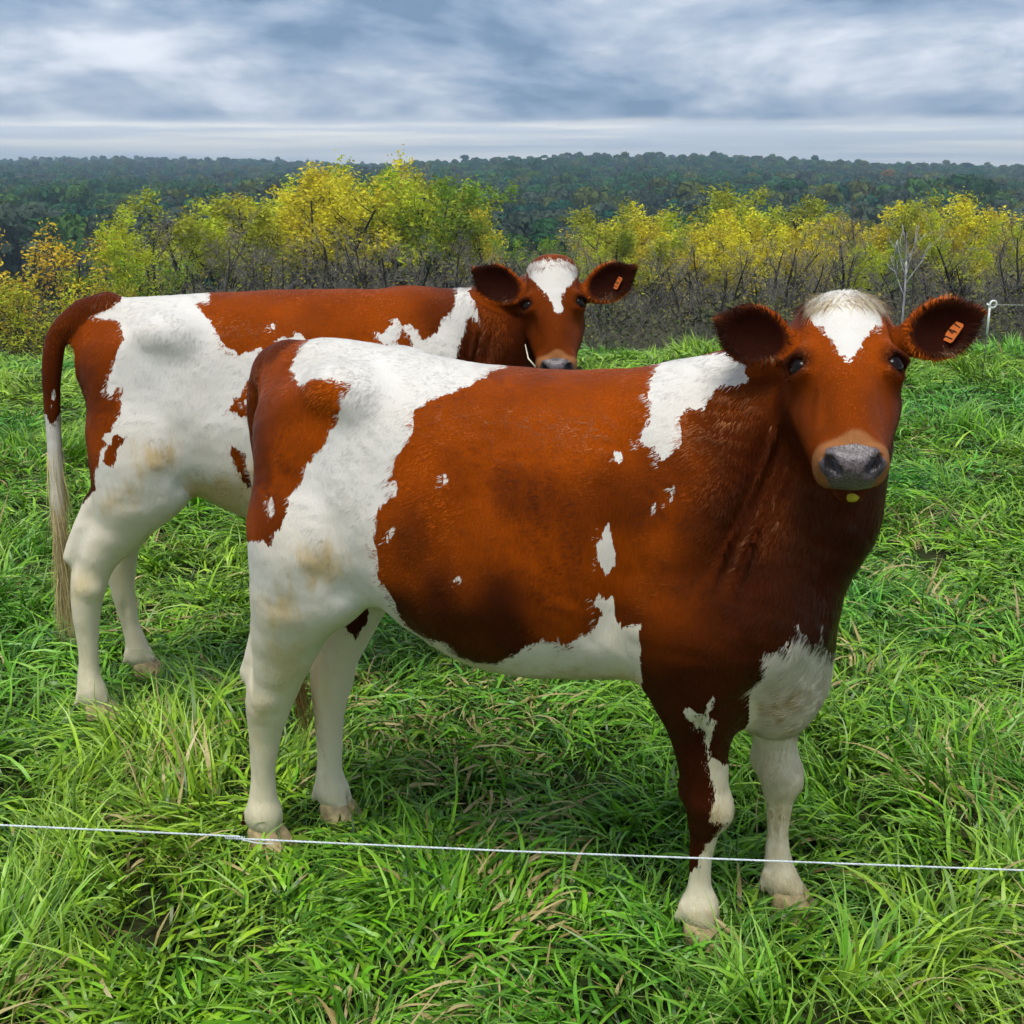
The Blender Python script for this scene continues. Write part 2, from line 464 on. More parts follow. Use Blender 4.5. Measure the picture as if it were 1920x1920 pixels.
def tree_kind(seed, kind):
    R = np.random.default_rng(seed+99)
    if kind == 'leafy':
        br, sites = grow(seed, 7., stems=R.integers(2, 4), spread=.42, limbs=10, twigs=5, fine=2, trunk_r=.16, bare_to=.40)
        C = np.array([s for s, t in sites]); zz = C[:, 2]/C[:, 2].max()
        w = np.clip((zz-.47)/.22, .012, 1); m = 5200
        size = .17
    elif kind == 'bush':
        br, sites = grow(seed, 5., stems=5, spread=.7, limbs=9, twigs=5, fine=2, trunk_r=.055, bare_to=.12)
        C = np.array([s for s, t in sites]); w = np.ones(len(C))*.6+.4*(C[:, 2] > 2); m = 2600; size = .15
    else:
        br, sites = grow(seed, 6., stems=R.integers(2, 5), spread=.5, limbs=12, twigs=7, fine=5, trunk_r=.11, bare_to=.12, lift=.9)
        C = np.array([s for s, t in sites]); w = np.ones(len(C)); m = 150; size = .13
    pick = R.choice(len(C), m, p=w/w.sum())
    # leaves hang in sprays around the twig ends
    P = C[pick]+R.normal(0, .14 if kind != 'bare' else .06, (m, 3))
    P[:, 2] = np.maximum(P[:, 2], .2)
    V, F = leaf_quads(P, size, R)
    lm = mesh_from(f'{kind}_leaves', V, F, smooth=False)
    clump = vnoise(P[:, 0]+seed, P[:, 2]+P[:, 1], .7, seed)
    add_attr(lm, 'tint', np.repeat(np.clip(.55*clump+.5*R.random(m), 0, 1), 4)); lm.materials.append(leaf_mat)
    if kind == 'bare':
        big = [b for b in br if b[2] > 3]; small = [b for b in br if b[2] == 3]
        return skel_mesh('trunk', big, bark), skel_mesh('twigs', small, twig_bark), lm
    return skel_mesh('trunk', br, bark), None, lm
KINDS = {'leafy': [tree_kind(s, 'leafy') for s in (1, 2, 3, 4, 5)], 'bush': [tree_kind(s, 'bush') for s in (11, 12)], 'bare': [tree_kind(s, 'bare') for s in (21, 22, 23, 24, 25)]}
NATIVE = {'leafy': 7.0, 'bush': 5.0, 'bare': 6.0}
NATIVE = {k: max(max(v.co.z for v in p[0].vertices) for p in v_) if True else 0 for k, v_ in KINDS.items()}

def plant(kind, var, x, y, height, rz, col, label, group, name='tree', wide=1.0):
    tr, tw, lf = KINDS[kind][var % len(KINDS[kind])]
    r = empty(name, (x, y, float(land(x, y))-.05), rz)
    s = height/NATIVE[kind]; r.scale = (s*wide, s*wide, s)
    tag(r, label, 'tree' if kind != 'bush' else 'bush', group)
    for nm, me in (('trunk', tr), ('twigs', tw), ('crown', lf)):
        if me is None: continue
        o = bpy.data.objects.new(nm, me); COL.objects.link(o); o.parent = r; o.color = (*col, 1)
    return r

TAN = math.tan(math.radians(16))
def spot(px, top, y):
    """ground x and tree height for a tree at distance y whose top shows at that place in the view"""
    t = y/(math.cos(math.radians(16))-(top-960)/2200*math.sin(math.radians(16)))
    x = (px-960)/2200*t; ztop = EYE+t*(-math.sin(math.radians(16))-(top-960)/2200*math.cos(math.radians(16)))
    return x, ztop-float(land(x, y))

YEL, GOLD, OLIVE, GREEN, LIME = (.70, .60, .030), (.70, .48, .030), (.38, .40, .030), (.22, .34, .022), (.52, .56, .030)
ORD = ['first', 'second', 'third', 'fourth', 'fifth', 'sixth', 'seventh', 'eighth', 'ninth', 'tenth', 'eleventh', 'twelfth', 'thirteenth', 'fourteenth', 'fifteenth', 'sixteenth', 'seventeenth', 'eighteenth', 'nineteenth', 'twentieth']
LEAFY = [  # px, top, distance, kind, variant, colour, width, label
 (10, 425, 27, 'bush', 0, GOLD, 1.0, 'golden yellow bush at the left end of the treeline'),
 (95, 500, 25, 'bush', 1, OLIVE, 1.0, 'low olive bush beside the golden one at far left'),
 (45, 520, 24, 'bush', 1, LIME, 1.0, 'low yellow-green bush at the left edge, above the far cow\'s tail'),
 (150, 530, 24, 'bush', 0, GOLD, .9, 'low golden bush behind the far cow\'s rump'),
 (225, 545, 25, 'bush', 1, LIME, .9, 'low yellow-green bush behind the far cow\'s hip'),
 (185, 395, 31, 'leafy', 0, LIME, .85, 'yellow-green leafy tree standing left of the bare trees'),
 (240, 470, 29, 'bush', 1, GREEN, .8, 'dark green bush at the foot of the left yellow-green tree'),
 (395, 335, 42, 'leafy', 1, OLIVE, 1.0, 'olive leafy tree at the left end of the tall clump'),
 (480, 325, 44, 'leafy', 2, LIME, 1.0, 'yellow-green tree above the far cow\'s white rump patch'),
 (565, 298, 43, 'leafy', 3, YEL, 1.0, 'yellow tree in the middle of the tall clump'),
 (650, 286, 45, 'leafy', 4, YEL, 1.05, 'tallest yellow tree of the treeline, rising above the hills'),
 (735, 296, 44, 'leafy', 0, LIME, 1.0, 'tall yellow-green tree just right of the tallest yellow tree'),
 (810, 296, 46, 'leafy', 1, GREEN, 1.0, 'tall green tree at the right end of the tall clump'),
 (925, 345, 46, 'leafy', 2, YEL, .75, 'small-crowned yellow tree above the far cow\'s left ear'),
 (1050, 425, 40, 'leafy', 3, GREEN, .9, 'low green tree right above the far cow\'s head'),
 (1130, 372, 42, 'leafy', 4, OLIVE, .95, 'olive tree beside the gap in the treeline'),
 (1120, 445, 37, 'leafy', 0, LIME, .8, 'low yellow-green tree above the far cow\'s tagged ear'),
 (1215, 380, 43, 'leafy', 1, YEL, 1.0, 'bright yellow tree right of the gap'),
 (1300, 390, 41, 'leafy', 2, YEL, 1.0, 'bright yellow tree left of the olive dome-shaped tree'),
 (1385, 328, 52, 'leafy', 3, OLIVE, 1.15, 'dome-shaped olive tree, the tallest of the right half'),
 (1455, 350, 50, 'leafy', 4, OLIVE, 1.0, 'olive tree on the right shoulder of the dome-shaped one'),
 (1400, 410, 39, 'leafy', 0, YEL, 1.0, 'bright yellow tree in front of the dome-shaped olive tree'),
 (1490, 400, 40, 'leafy', 1, YEL, 1.0, 'bright yellow tree behind the near cow\'s left ear'),
 (1560, 365, 45, 'leafy', 2, YEL, 1.0, 'yellow tree straight above the near cow\'s head'),
 (1585, 440, 36, 'leafy', 3, LIME, .8, 'low yellow-green tree just above the near cow\'s white poll'),
 (1725, 360, 46, 'leafy', 4, OLIVE, .9, 'olive tree behind the white birch'),
 (1800, 348, 44, 'leafy', 0, YEL, 1.0, 'yellow tree above the near cow\'s tagged ear'),
 (1850, 385, 42, 'leafy', 1, LIME, .8, 'yellow-green tree right of the last yellow one'),
 (1915, 372, 47, 'leafy', 2, GREEN, 1.0, 'green tree at the right edge of the view'),
 (1690, 430, 38, 'leafy', 3, GREEN, .7, 'slim green tree just left of the white birch'),
]
for k, (px, top, y, kind, var, col, wd, lab) in enumerate(LEAFY):
    x, h = spot(px, top, y)
    plant(kind, var, x, y, h, k*2.1, col, lab, 'autumn trees along the pasture edge', 'leafy_tree' if kind == 'leafy' else 'leafy_bush', wd*1.05)
FILL = [(330, 372, LIME), (440, 345, YEL), (525, 318, LIME), (615, 300, YEL), (695, 300, LIME), (775, 305, OLIVE), (845, 318, GREEN), (1090, 395, LIME), (1170, 378, YEL),
        (1255, 385, LIME), (1340, 365, YEL), (1430, 365, LIME), (1525, 372, LIME), (1610, 385, YEL), (1760, 362, LIME), (1835, 362, YEL), (1890, 390, OLIVE)]
CN = {YEL: 'yellow', LIME: 'yellow-green', OLIVE: 'olive', GREEN: 'green'}
for k, (px, top, col) in enumerate(FILL):
    y = 47+(k*7) % 5; x, h = spot(px, top, y)
    half = ('left', k) if k < 7 else ('right', len(FILL)-1-k)
    plant('leafy', k*2+1, x, y, h, k*1.3+.5, col, f'{CN[col]} tree of the back row, {ORD[half[1]]} from the {half[0]} end of that row', 'back row of autumn trees', 'leafy_tree', 1.1)
bx = np.linspace(265, 1930, 40)
for k, px in enumerate(bx):
    px = px+rng.uniform(-18, 18); y = [33, 38, 35.5, 43, 31][k % 5]+rng.uniform(-1, 1)
    top = 405+45*vnoise(px, 0, 120, 31)+rng.uniform(-15, 35)-(55 if (260 < px < 360 or 1610 < px < 1680 or px > 1850) else 0)
    x, h = spot(px, top, y)
    half, n = ('left', k) if k < 20 else ('right', k-20)
    plant('bare', k, x, y, h, k*1.7, (.42, .36, .03), f'bare grey twiggy tree, {ORD[n]} from the {"left" if half == "left" else "middle of the treeline"} among the bare trees' if half == 'left' else f'bare grey twiggy tree, {ORD[19-n]} from the right end of the treeline', 'bare trees along the pasture edge', 'bare_tree', 1.1)

# the white birch sapling
def birch(px, top, y):
    x, h = spot(px, top, y)
    r = empty('birch_tree', (x, y, float(land(x, y))))
    tag(r, 'slim white-barked birch standing behind the near cow\'s head', 'tree')
    z = np.linspace(-.2, h*.80, 9); trunk = np.stack([.03*np.sin(z*1.7), .03*np.cos(z*1.3), z], 1)
    V, F = tube(trunk, np.linspace(.034, .016, 9), 7); link('trunk', mesh_from('trunk', V, F), birch_bark, r)
    parts = []
    for k, (f, dx, dz) in enumerate(((.62, .55, .75), (.70, -.35, .8), (.80, .50, .95), (.80, -.22, 1.0), (.55, -.30, .6), (.66, .25, .9), (.74, -.5, .7))):
        p = np.array([.0, .0, h*f]); L = h*(1.0-f)*1.05*math.hypot(dx, dz)
        d = unit((dx, .2*math.sin(k*2.), dz)); q = [p]
        for m in range(5):
            d = unit(d+np.array([-.06*dx, 0, .10])+rng.normal(0, .06, 3)); q.append(q[-1]+d*L/5)
        parts.append(tube(np.array(q), np.linspace(.013, .004, 6), 5))
        for m in range(3):
            e = q[2+m]; dd = unit(d+rng.normal(0, .5, 3)); parts.append(tube(np.array([e, e+dd*.18, e+dd*.36+np.array([0, 0, .05])]), [.007, .005, .003], 4))
    V, F = join(parts); link('crown', mesh_from('crown', V, F), birch_bark, r)
birch(1704, 440, 24)

# scrub between the trunks: one uncountable thicket
def thicket():
    protos = []
    for s in range(4):
        R = np.random.default_rng(50+s)
        parts = []
        for _ in range(70):
            p = np.array([R.normal(0, .5), R.normal(0, .4), -.1]); d = np.array([R.normal(0, .5), R.normal(0, .5), 1.]); L = R.uniform(.7, 2.2)
            pts = [p]
            for _ in range(3):
                d = d+R.normal(0, .25, 3); d /= np.linalg.norm(d); pts.append(pts[-1]+d*L/3)
            parts.append(tube(np.array(pts), [.010, .008, .006, .003], 3, cap=False))
        V, F = join(parts); n0 = len(V)
        C = np.stack([R.normal(0, .55, 130), R.normal(0, .45, 130), R.uniform(.1, 1.7, 130)], 1)
        LV, LF = leaf_quads(C, .16, R)
        V, F = join([(V, F), (LV, LF)])
        me = mesh_from(f'scrub_{s}', V, F, smooth=False)
        add_attr(me, 'leaf', np.concatenate([np.zeros(n0), np.ones(len(LV))])); add_attr(me, 'tint', np.concatenate([np.full(n0, .5), np.repeat(R.random(130), 4)]))
        protos.append(me)
    m, N = new_mat('scrub')
    tone = N.add('ShaderNodeAttribute', attribute_name='tone', attribute_type='INSTANCER').outputs['Color']
    ti = N.attr('tint')
    leafc = N.mix(ti, N.mix(.55, tone, rgb(.02, .03, .008)), tone)
    c = N.mix(N.attr('leaf'), rgb(.17, .155, .12), leafc)
    p = N.add('ShaderNodeBsdfPrincipled', inp={'Base Color': c, 'Roughness': .8, 'Specular IOR Level': .15}); surf(N, p.outputs[0])
    for me in protos: me.materials.append(m)
    n = 1700
    y = rng.uniform(26, 50, n); x = rng.uniform(-.78, .78, n)*y
    z = land(x, y)
    pal = np.array([(.05, .075, .018), (.12, .13, .03), (.09, .085, .035), (.22, .19, .035), (.075, .075, .05)])
    tone = pal[rng.integers(0, 5, n)]*rng.uniform(1.0, 1.9, (n, 1))
    s = rng.uniform(.55, 1.0, n)
    o = scatter('undergrowth', protos, np.stack([x, y, z], 1), rng.uniform(0, 6.28, n), np.zeros((n, 2)), np.stack([s, s, s*rng.uniform(.8, 1.3, n)], 1), rng.integers(0, 4, n), tone, m)
    tag(o, 'tangled grey-brown undergrowth between the trunks of the treeline', 'undergrowth', kind='stuff')
thicket()

# the wooded valley and hills beyond: one far-off wood
def far_wood():
    protos = []
    for s in range(6):
        R = np.random.default_rng(70+s)
        parts = []; tint = []
        lob = np.stack([R.normal(0, 1.5, 11), R.normal(0, 1.5, 11), R.uniform(3.2, 8.6, 11)], 1)
        lob[:, :2] *= np.clip(1.25-(lob[:, 2:3]-3)/9, .3, 1.2)
        C = []; NR = []
        for c in lob:
            v = R.normal(0, 1, (95, 3)); v /= np.linalg.norm(v, axis=1)[:, None]
            v[:, 2] = np.abs(v[:, 2])*.9-.15
            NR.append(v)
            C.append(c+v*np.array([1.75, 1.75, 1.35])*R.uniform(.7, 1.1, (95, 1)))
        C = np.concatenate(C)
        nv = np.concatenate(NR)+R.normal(0, .28, (len(C), 3)); nv /= np.linalg.norm(nv, axis=1)[:, None]
        ta = np.cross(nv, R.normal(0, 1, nv.shape)); ta /= np.linalg.norm(ta, axis=1)[:, None]; tb = np.cross(nv, ta)
        ls = R.uniform(.32, .70, (len(C), 1))
        LV = np.stack([C-ta*ls, C+tb*ls*.7, C+ta*ls, C-tb*ls*.7], 1).reshape(-1, 3); LF = np.arange(4*len(C)).reshape(-1, 4)
        tv, tf = tube(np.array([[0, 0, -1], [.1, 0, 2.5], [0, .1, 6.]]), [.30, .22, .08], 5, cap=False)
        V, F = join([(LV, LF), (tv, tf)])
        me = mesh_from(f'far_tree_{s}', V, F, smooth=False)
        add_attr(me, 'tint', np.concatenate([np.repeat(R.random(len(C)), 4), np.zeros(len(tv))]))
        protos.append(me)
    m, N = new_mat('far_foliage')
    tone = N.add('ShaderNodeAttribute', attribute_name='tone', attribute_type='INSTANCER').outputs['Color']
    ti = N.attr('tint')
    c = N.mix(ti, N.mix(.5, tone, rgb(.012, .018, .008)), tone)
    p = N.add('ShaderNodeBsdfPrincipled', inp={'Base Color': c, 'Roughness': .8, 'Specular IOR Level': .1})
    t = N.add('ShaderNodeBsdfTranslucent', inp={0: c})
    mx = N.add('ShaderNodeMixShader', inp={0: .25, 1: p.outputs[0], 2: t.outputs[0]}); surf(N, mx.outputs[0])
    for me in protos: me.materials.append(m)
    n = 25000
    u = rng.random(n); y = 120*(2300/120)**(u**.85)
    x = rng.uniform(-.84, .84, n)*y
    z = land(x, y)
    open_field = (y > 1450) & (vnoise(x, y, 300, 41) < .42)
    k = ~open_field
    x, y, z = x[k], y[k], z[k]; n = len(x)
    pal = np.array([(.030, .130, .045), (.045, .150, .045), (.075, .165, .035), (.130, .165, .032), (.080, .115, .075), (.020, .115, .065), (.20, .12, .03)])
    zone = vnoise(x, y, 60, 42)
    ki = np.clip(zone*6.2+rng.normal(0, 1.1, n), 0, 5.4).astype(int); ki[rng.random(n) < .004] = 6
    grey = (y < 220)
    ki[grey & (rng.random(n) < .6)] = 4
    tone = pal[ki]*rng.uniform(.7, 1.35, (n, 1))
    s = rng.uniform(.70, 1.25, n)*(1+.25*(vnoise(x, y, 40, 43)-.5))
    s[y < 220] *= .8; s[y > 500] *= .85
    o = scatter('far_wood', protos, np.stack([x, y, z], 1), rng.uniform(0, 6.28, n), np.zeros((n, 2)), np.stack([s, s, s*rng.uniform(.8, 1.15, n)], 1), rng.integers(0, 6, n), tone, m)
    tag(o, 'dark wooded valley and hills far beyond the treeline', 'wood', kind='stuff')
far_wood()
# ------------------------------------------------------------------ solid modelling: blended shapes -> one continuous skin
class Shape:
    """A body described by blended primitives; meshed by surface nets into one continuous surface."""
    def __init__(self):
        self.prims = []            # (op, k, fn, centre, bounding radius, region)
    def ell(self, c, r, k=.03, R=None, op='+', region=0):
        c = np.array(c, float); r = np.array(r, float)
        R = None if R is None else np.array(R, float)      # rows are the local axes
        def fn(p):
            q = p-c
            if R is not None: q = q @ R.T
            k0 = np.sqrt(((q/r)**2).sum(-1)); k1 = np.sqrt(((q/(r*r))**2).sum(-1))+1e-9
            return k0*(k0-1)/k1
        self.prims.append((op, k, fn, c, r.max(), region))
    def cone(self, a, b, ra, rb, k=.03, op='+', region=0):
        a = np.array(a, float); b = np.array(b, float); ab = b-a; L2 = (ab@ab)+1e-12
        def fn(p):
            t = np.clip(((p-a)@ab)/L2, 0, 1)
            t2 = t*t*(3-2*t)*.35+t*.65
            return np.linalg.norm(p-a-t[..., None]*ab, axis=-1)-(ra+(rb-ra)*t2)
        self.prims.append((op, k, fn, (a+b)/2, math.sqrt(L2)/2+max(ra, rb), region))
    def chain(self, pts, k=.03, region=0, sub=7):
        """one limb: a smooth tapered tube through (x, y, z, radius) joints"""
        Q = np.array(pts, float); X = np.concatenate([[2*Q[0]-Q[1]], Q, [2*Q[-1]-Q[-2]]]); out = []
        for i in range(1, len(X)-2):
            for t in np.arange(sub)/sub:
                out.append(.5*((2*X[i])+(X[i+1]-X[i-1])*t+(2*X[i-1]-5*X[i]+4*X[i+1]-X[i+2])*t*t+(3*X[i]-X[i-1]-3*X[i+1]+X[i+2])*t**3))
        out = np.array(out+[Q[-1]])
        def fn(p):
            d = np.full(p.shape[:-1], 9.)
            A, Bq = out[:-1], out[1:]
            if p.ndim == 4:                                      # a small block: keep only the segments that can be nearest
                c = p.reshape(-1, 3)[[0, -1]].mean(0); rad = np.linalg.norm(p[0, 0, 0]-c)
                ab = Bq[:, :3]-A[:, :3]; t = np.clip(((c-A[:, :3])*ab).sum(1)/((ab*ab).sum(1)+1e-12), 0, 1)
                ds = np.linalg.norm(c-A[:, :3]-t[:, None]*ab, axis=1)-(A[:, 3]+(Bq[:, 3]-A[:, 3])*t)
                if ds.min()-rad > .13: return d
                m = ds < ds.min()+2*rad; A, Bq = A[m], Bq[m]
            for a, b in zip(A, Bq):
                ab = b[:3]-a[:3]; t = np.clip(((p-a[:3])@ab)/(ab@ab+1e-12), 0, 1)
                v = p-a[:3]-t[..., None]*ab
                d = np.minimum(d, np.sqrt((v*v).sum(-1))-(a[3]+(b[3]-a[3])*t))
            return d
        lo = (out[:, :3]-out[:, 3:]).min(0); hi = (out[:, :3]+out[:, 3:]).max(0)
        self.prims.append(('+', k, fn, (lo+hi)/2, np.linalg.norm(hi-lo)/2, region))
    def torso(self, st, k=.05, region=0, e=2.25, nar=.14):
        st = np.array(st, float); xs = np.linspace(st[0, 0], st[-1, 0], 200)
        cols = []
        for j in range(1, 4):
            y = np.interp(xs, st[:, 0], st[:, j])
            for _ in range(60):
                y[1:-1] = .25*y[:-2]+.5*y[1:-1]+.25*y[2:]
            cols.append(y)
        def fn(p):
            x = np.clip(p[..., 0], xs[0], xs[-1])
            zt = np.interp(x, xs, cols[0]); zb = np.interp(x, xs, cols[1]); hw = np.interp(x, xs, cols[2])
            zc = (zt+zb)/2; hh = (zt-zb)/2
            n = (p[..., 2]-zc)/hh
            w = hw*(1-nar*np.clip(n, -1.3, 1.3))
            rho = (np.abs(n)**e+np.abs(p[..., 1]/w)**e)**(1/e)
            d = (rho-1)*np.minimum(hh, hw)*.9
            dx = np.abs(p[..., 0]-x)
            return np.where(dx > 0, np.sqrt(np.maximum(d, 0)**2+dx*dx)+np.minimum(d, 0)*(dx < .02)*0, d)
        c = np.array([(xs[0]+xs[-1])/2, 0, .9])
        self.prims.append(('+', k, fn, c, 1.0, region))
    def eval(self, p, near=None):
        """signed distance at points p; near=(centre, radius) skips shapes that cannot matter there"""
        d = np.full(p.shape[:-1], .25)
        for (op, k, fn, c, R, reg) in self.prims:
            if near is not None and np.linalg.norm(c-near[0])-R-near[1] > .13: continue
            q = fn(p)
            if op == '+':
                h = np.clip(.5+.5*(d-q)/k, 0, 1); d = d*(1-h)+q*h-k*h*(1-h)
            else:
                h = np.clip(.5-.5*(d+q)/k, 0, 1); d = d*(1-h)-q*h+k*h*(1-h)
        return d
    def regions(self, p):
        """which member (leg, head, ear ...) each surface point belongs to"""
        ids = sorted({q[5] for q in self.prims if q[0] == '+'})
        key = np.floor(p/.08).astype(int); key -= key.min(0)
        lin = (key[:, 0]*1000+key[:, 1])*1000+key[:, 2]
        order = np.argsort(lin, kind='stable'); cuts = np.flatnonzero(np.diff(lin[order]))+1
        out = np.zeros(len(p), int)
        for ix in np.split(order, cuts):
            q = p[ix]; lo, hi = q.min(0), q.max(0); c = (lo+hi)/2; rad = np.linalg.norm(hi-lo)/2
            box = np.concatenate([lo[None], q, hi[None]]).reshape(-1, 1, 1, 3)
            best = np.full(len(ix), 9.)
            for i in ids:
                m = np.full(len(ix), 9.)
                for (op, k, fn, cc, R, reg) in self.prims:
                    if reg == i and op == '+' and np.linalg.norm(cc-c)-R-rad < .15: m = np.minimum(m, fn(box).ravel()[1:-1])
                s = m < best; best[s] = m[s]; out[ix[s]] = i
        return out
    def mesh(self, lo, hi, h):
        B = 16
        lo = np.array(lo, float); n = np.ceil((np.array(hi)-lo)/h/B).astype(int)
        g = np.empty(tuple(n*B), np.float32)
        ci = np.stack(np.meshgrid(*[np.arange(m) for m in n], indexing='ij'), -1).reshape(-1, 3)
        cc = lo+(ci*B+(B-1)/2)*h
        rad = B*h*.5*math.sqrt(3)
        dc = self.eval(cc)
        loc = np.stack(np.meshgrid(*[np.arange(B)]*3, indexing='ij'), -1)*h
        for (i, j, k), c, d in zip(ci, cc, dc):
            s = (slice(i*B, i*B+B), slice(j*B, j*B+B), slice(k*B, k*B+B))
            if abs(d) > rad*1.9: g[s] = d
            else: g[s] = self.eval(lo+np.array([i, j, k])*B*h+loc, (c, rad))
        ins = g < 0
        cnt = np.zeros(tuple(np.array(g.shape)-1), np.int8)
        for a in (0, 1):
            for b in (0, 1):
                for c in (0, 1):
                    cnt += ins[a:g.shape[0]-1+a, b:g.shape[1]-1+b, c:g.shape[2]-1+c]
        cells = np.argwhere((cnt > 0) & (cnt < 8))
        acc = np.zeros((len(cells), 3)); num = np.zeros(len(cells))
        corners = [np.array(q) for q in itertools.product((0, 1), repeat=3)]
        val = {tuple(q): g[tuple((cells+q).T)] for q in corners}
        for q in corners:
            for ax in range(3):
                if q[ax] == 0:
                    r = q.copy(); r[ax] = 1
                    va, vb = val[tuple(q)], val[tuple(r)]
                    m = (va < 0) != (vb < 0)
                    t = np.where(m, va/np.where(m, va-vb, 1), 0)
                    pt = np.repeat(q[None].astype(float), len(cells), 0); pt[:, ax] += t
                    acc[m] += pt[m]; num[m] += 1
        V = lo+(cells+acc/num[:, None])*h
        idx = np.full(cnt.shape, -1, np.int32); idx[tuple(cells.T)] = np.arange(len(cells))
        Fs = []
        for ax in range(3):
            o1, o2 = [(1, 2), (2, 0), (0, 1)][ax]
            s0 = [slice(1, -1)]*3; s1 = [slice(1, -1)]*3
            s0[ax] = slice(0, -1); s1[ax] = slice(1, None)
            a = ins[tuple(s0)]; b = ins[tuple(s1)]
            e = np.argwhere(a != b); off = np.array([1, 1, 1]); off[ax] = 0
            P = e+off
            flip = a[tuple(e.T)]
            d1 = np.zeros(3, int); d1[o1] = 1; d2 = np.zeros(3, int); d2[o2] = 1
            ok = (P < np.array(idx.shape)).all(1); P = P[ok]; flip = flip[ok]
            qd = np.stack([idx[tuple((P-d1-d2).T)], idx[tuple((P-d2).T)], idx[tuple(P.T)], idx[tuple((P-d1).T)]], 1)
            qd[~flip] = qd[~flip][:, ::-1]
            Fs.append(qd)
        Fq = np.concatenate(Fs)
        Fq = Fq[(Fq >= 0).all(1)]
        # relax the stair steps
        e = np.concatenate([Fq[:, [0, 1]], Fq[:, [1, 2]], Fq[:, [2, 3]], Fq[:, [3, 0]]])
        deg = np.bincount(e[:, 0], minlength=len(V))+np.bincount(e[:, 1], minlength=len(V))
        for w in (.5, -.48, .5, -.48, .4):
            S = np.stack([np.bincount(e[:, 0], V[e[:, 1], i], len(V))+np.bincount(e[:, 1], V[e[:, 0], i], len(V)) for i in range(3)], 1)
            V = V+w*(S/deg[:, None]-V)
        return V, Fq

def poly_sd(P, poly):
    """signed distance to a closed outline, positive inside"""
    poly = np.asarray(poly, float); d = np.full(len(P), 1e9); ins = np.zeros(len(P), bool)
    x, y = P[:, 0], P[:, 1]
    for a, b in zip(poly, np.roll(poly, -1, 0)):
        ab = b-a; L = ab@ab+1e-12
        t = np.clip(((x-a[0])*ab[0]+(y-a[1])*ab[1])/L, 0, 1)
        d = np.minimum(d, (x-a[0]-t*ab[0])**2+(y-a[1]-t*ab[1])**2)
        c = (a[1] > y) != (b[1] > y)
        if abs(b[1]-a[1]) > 1e-12:
            ins ^= c & (x < (b[0]-a[0])*(y-a[1])/(b[1]-a[1])+a[0])
    d = np.sqrt(d)
    return np.where(ins, d, -d)
# ------------------------------------------------------------------ the cow as a solid: x forward, y left, z up, metres
REG_BODY, REG_NF, REG_FF, REG_NH, REG_FH, REG_HEAD, REG_TAIL, REG_EAR = range(8)

def head_frame(o, yaw_dir, tilt, roll=0.):
    """o: point between the eyes; yaw_dir: level direction the face looks; tilt: how far the nose is lifted from hanging straight down"""
    T = unit((yaw_dir[0], yaw_dir[1], 0)); Z = np.array([0, 0, 1.]); A = np.cross(Z, T)      # A: right-hand side as one looks at the face
    A, Z = A*math.cos(roll)-Z*math.sin(roll), A*math.sin(roll)+Z*math.cos(roll)
    D = -Z*math.cos(tilt)+T*math.sin(tilt); N = T*math.cos(tilt)+Z*math.sin(tilt)
    return np.array(o, float), np.array([A, D, N])

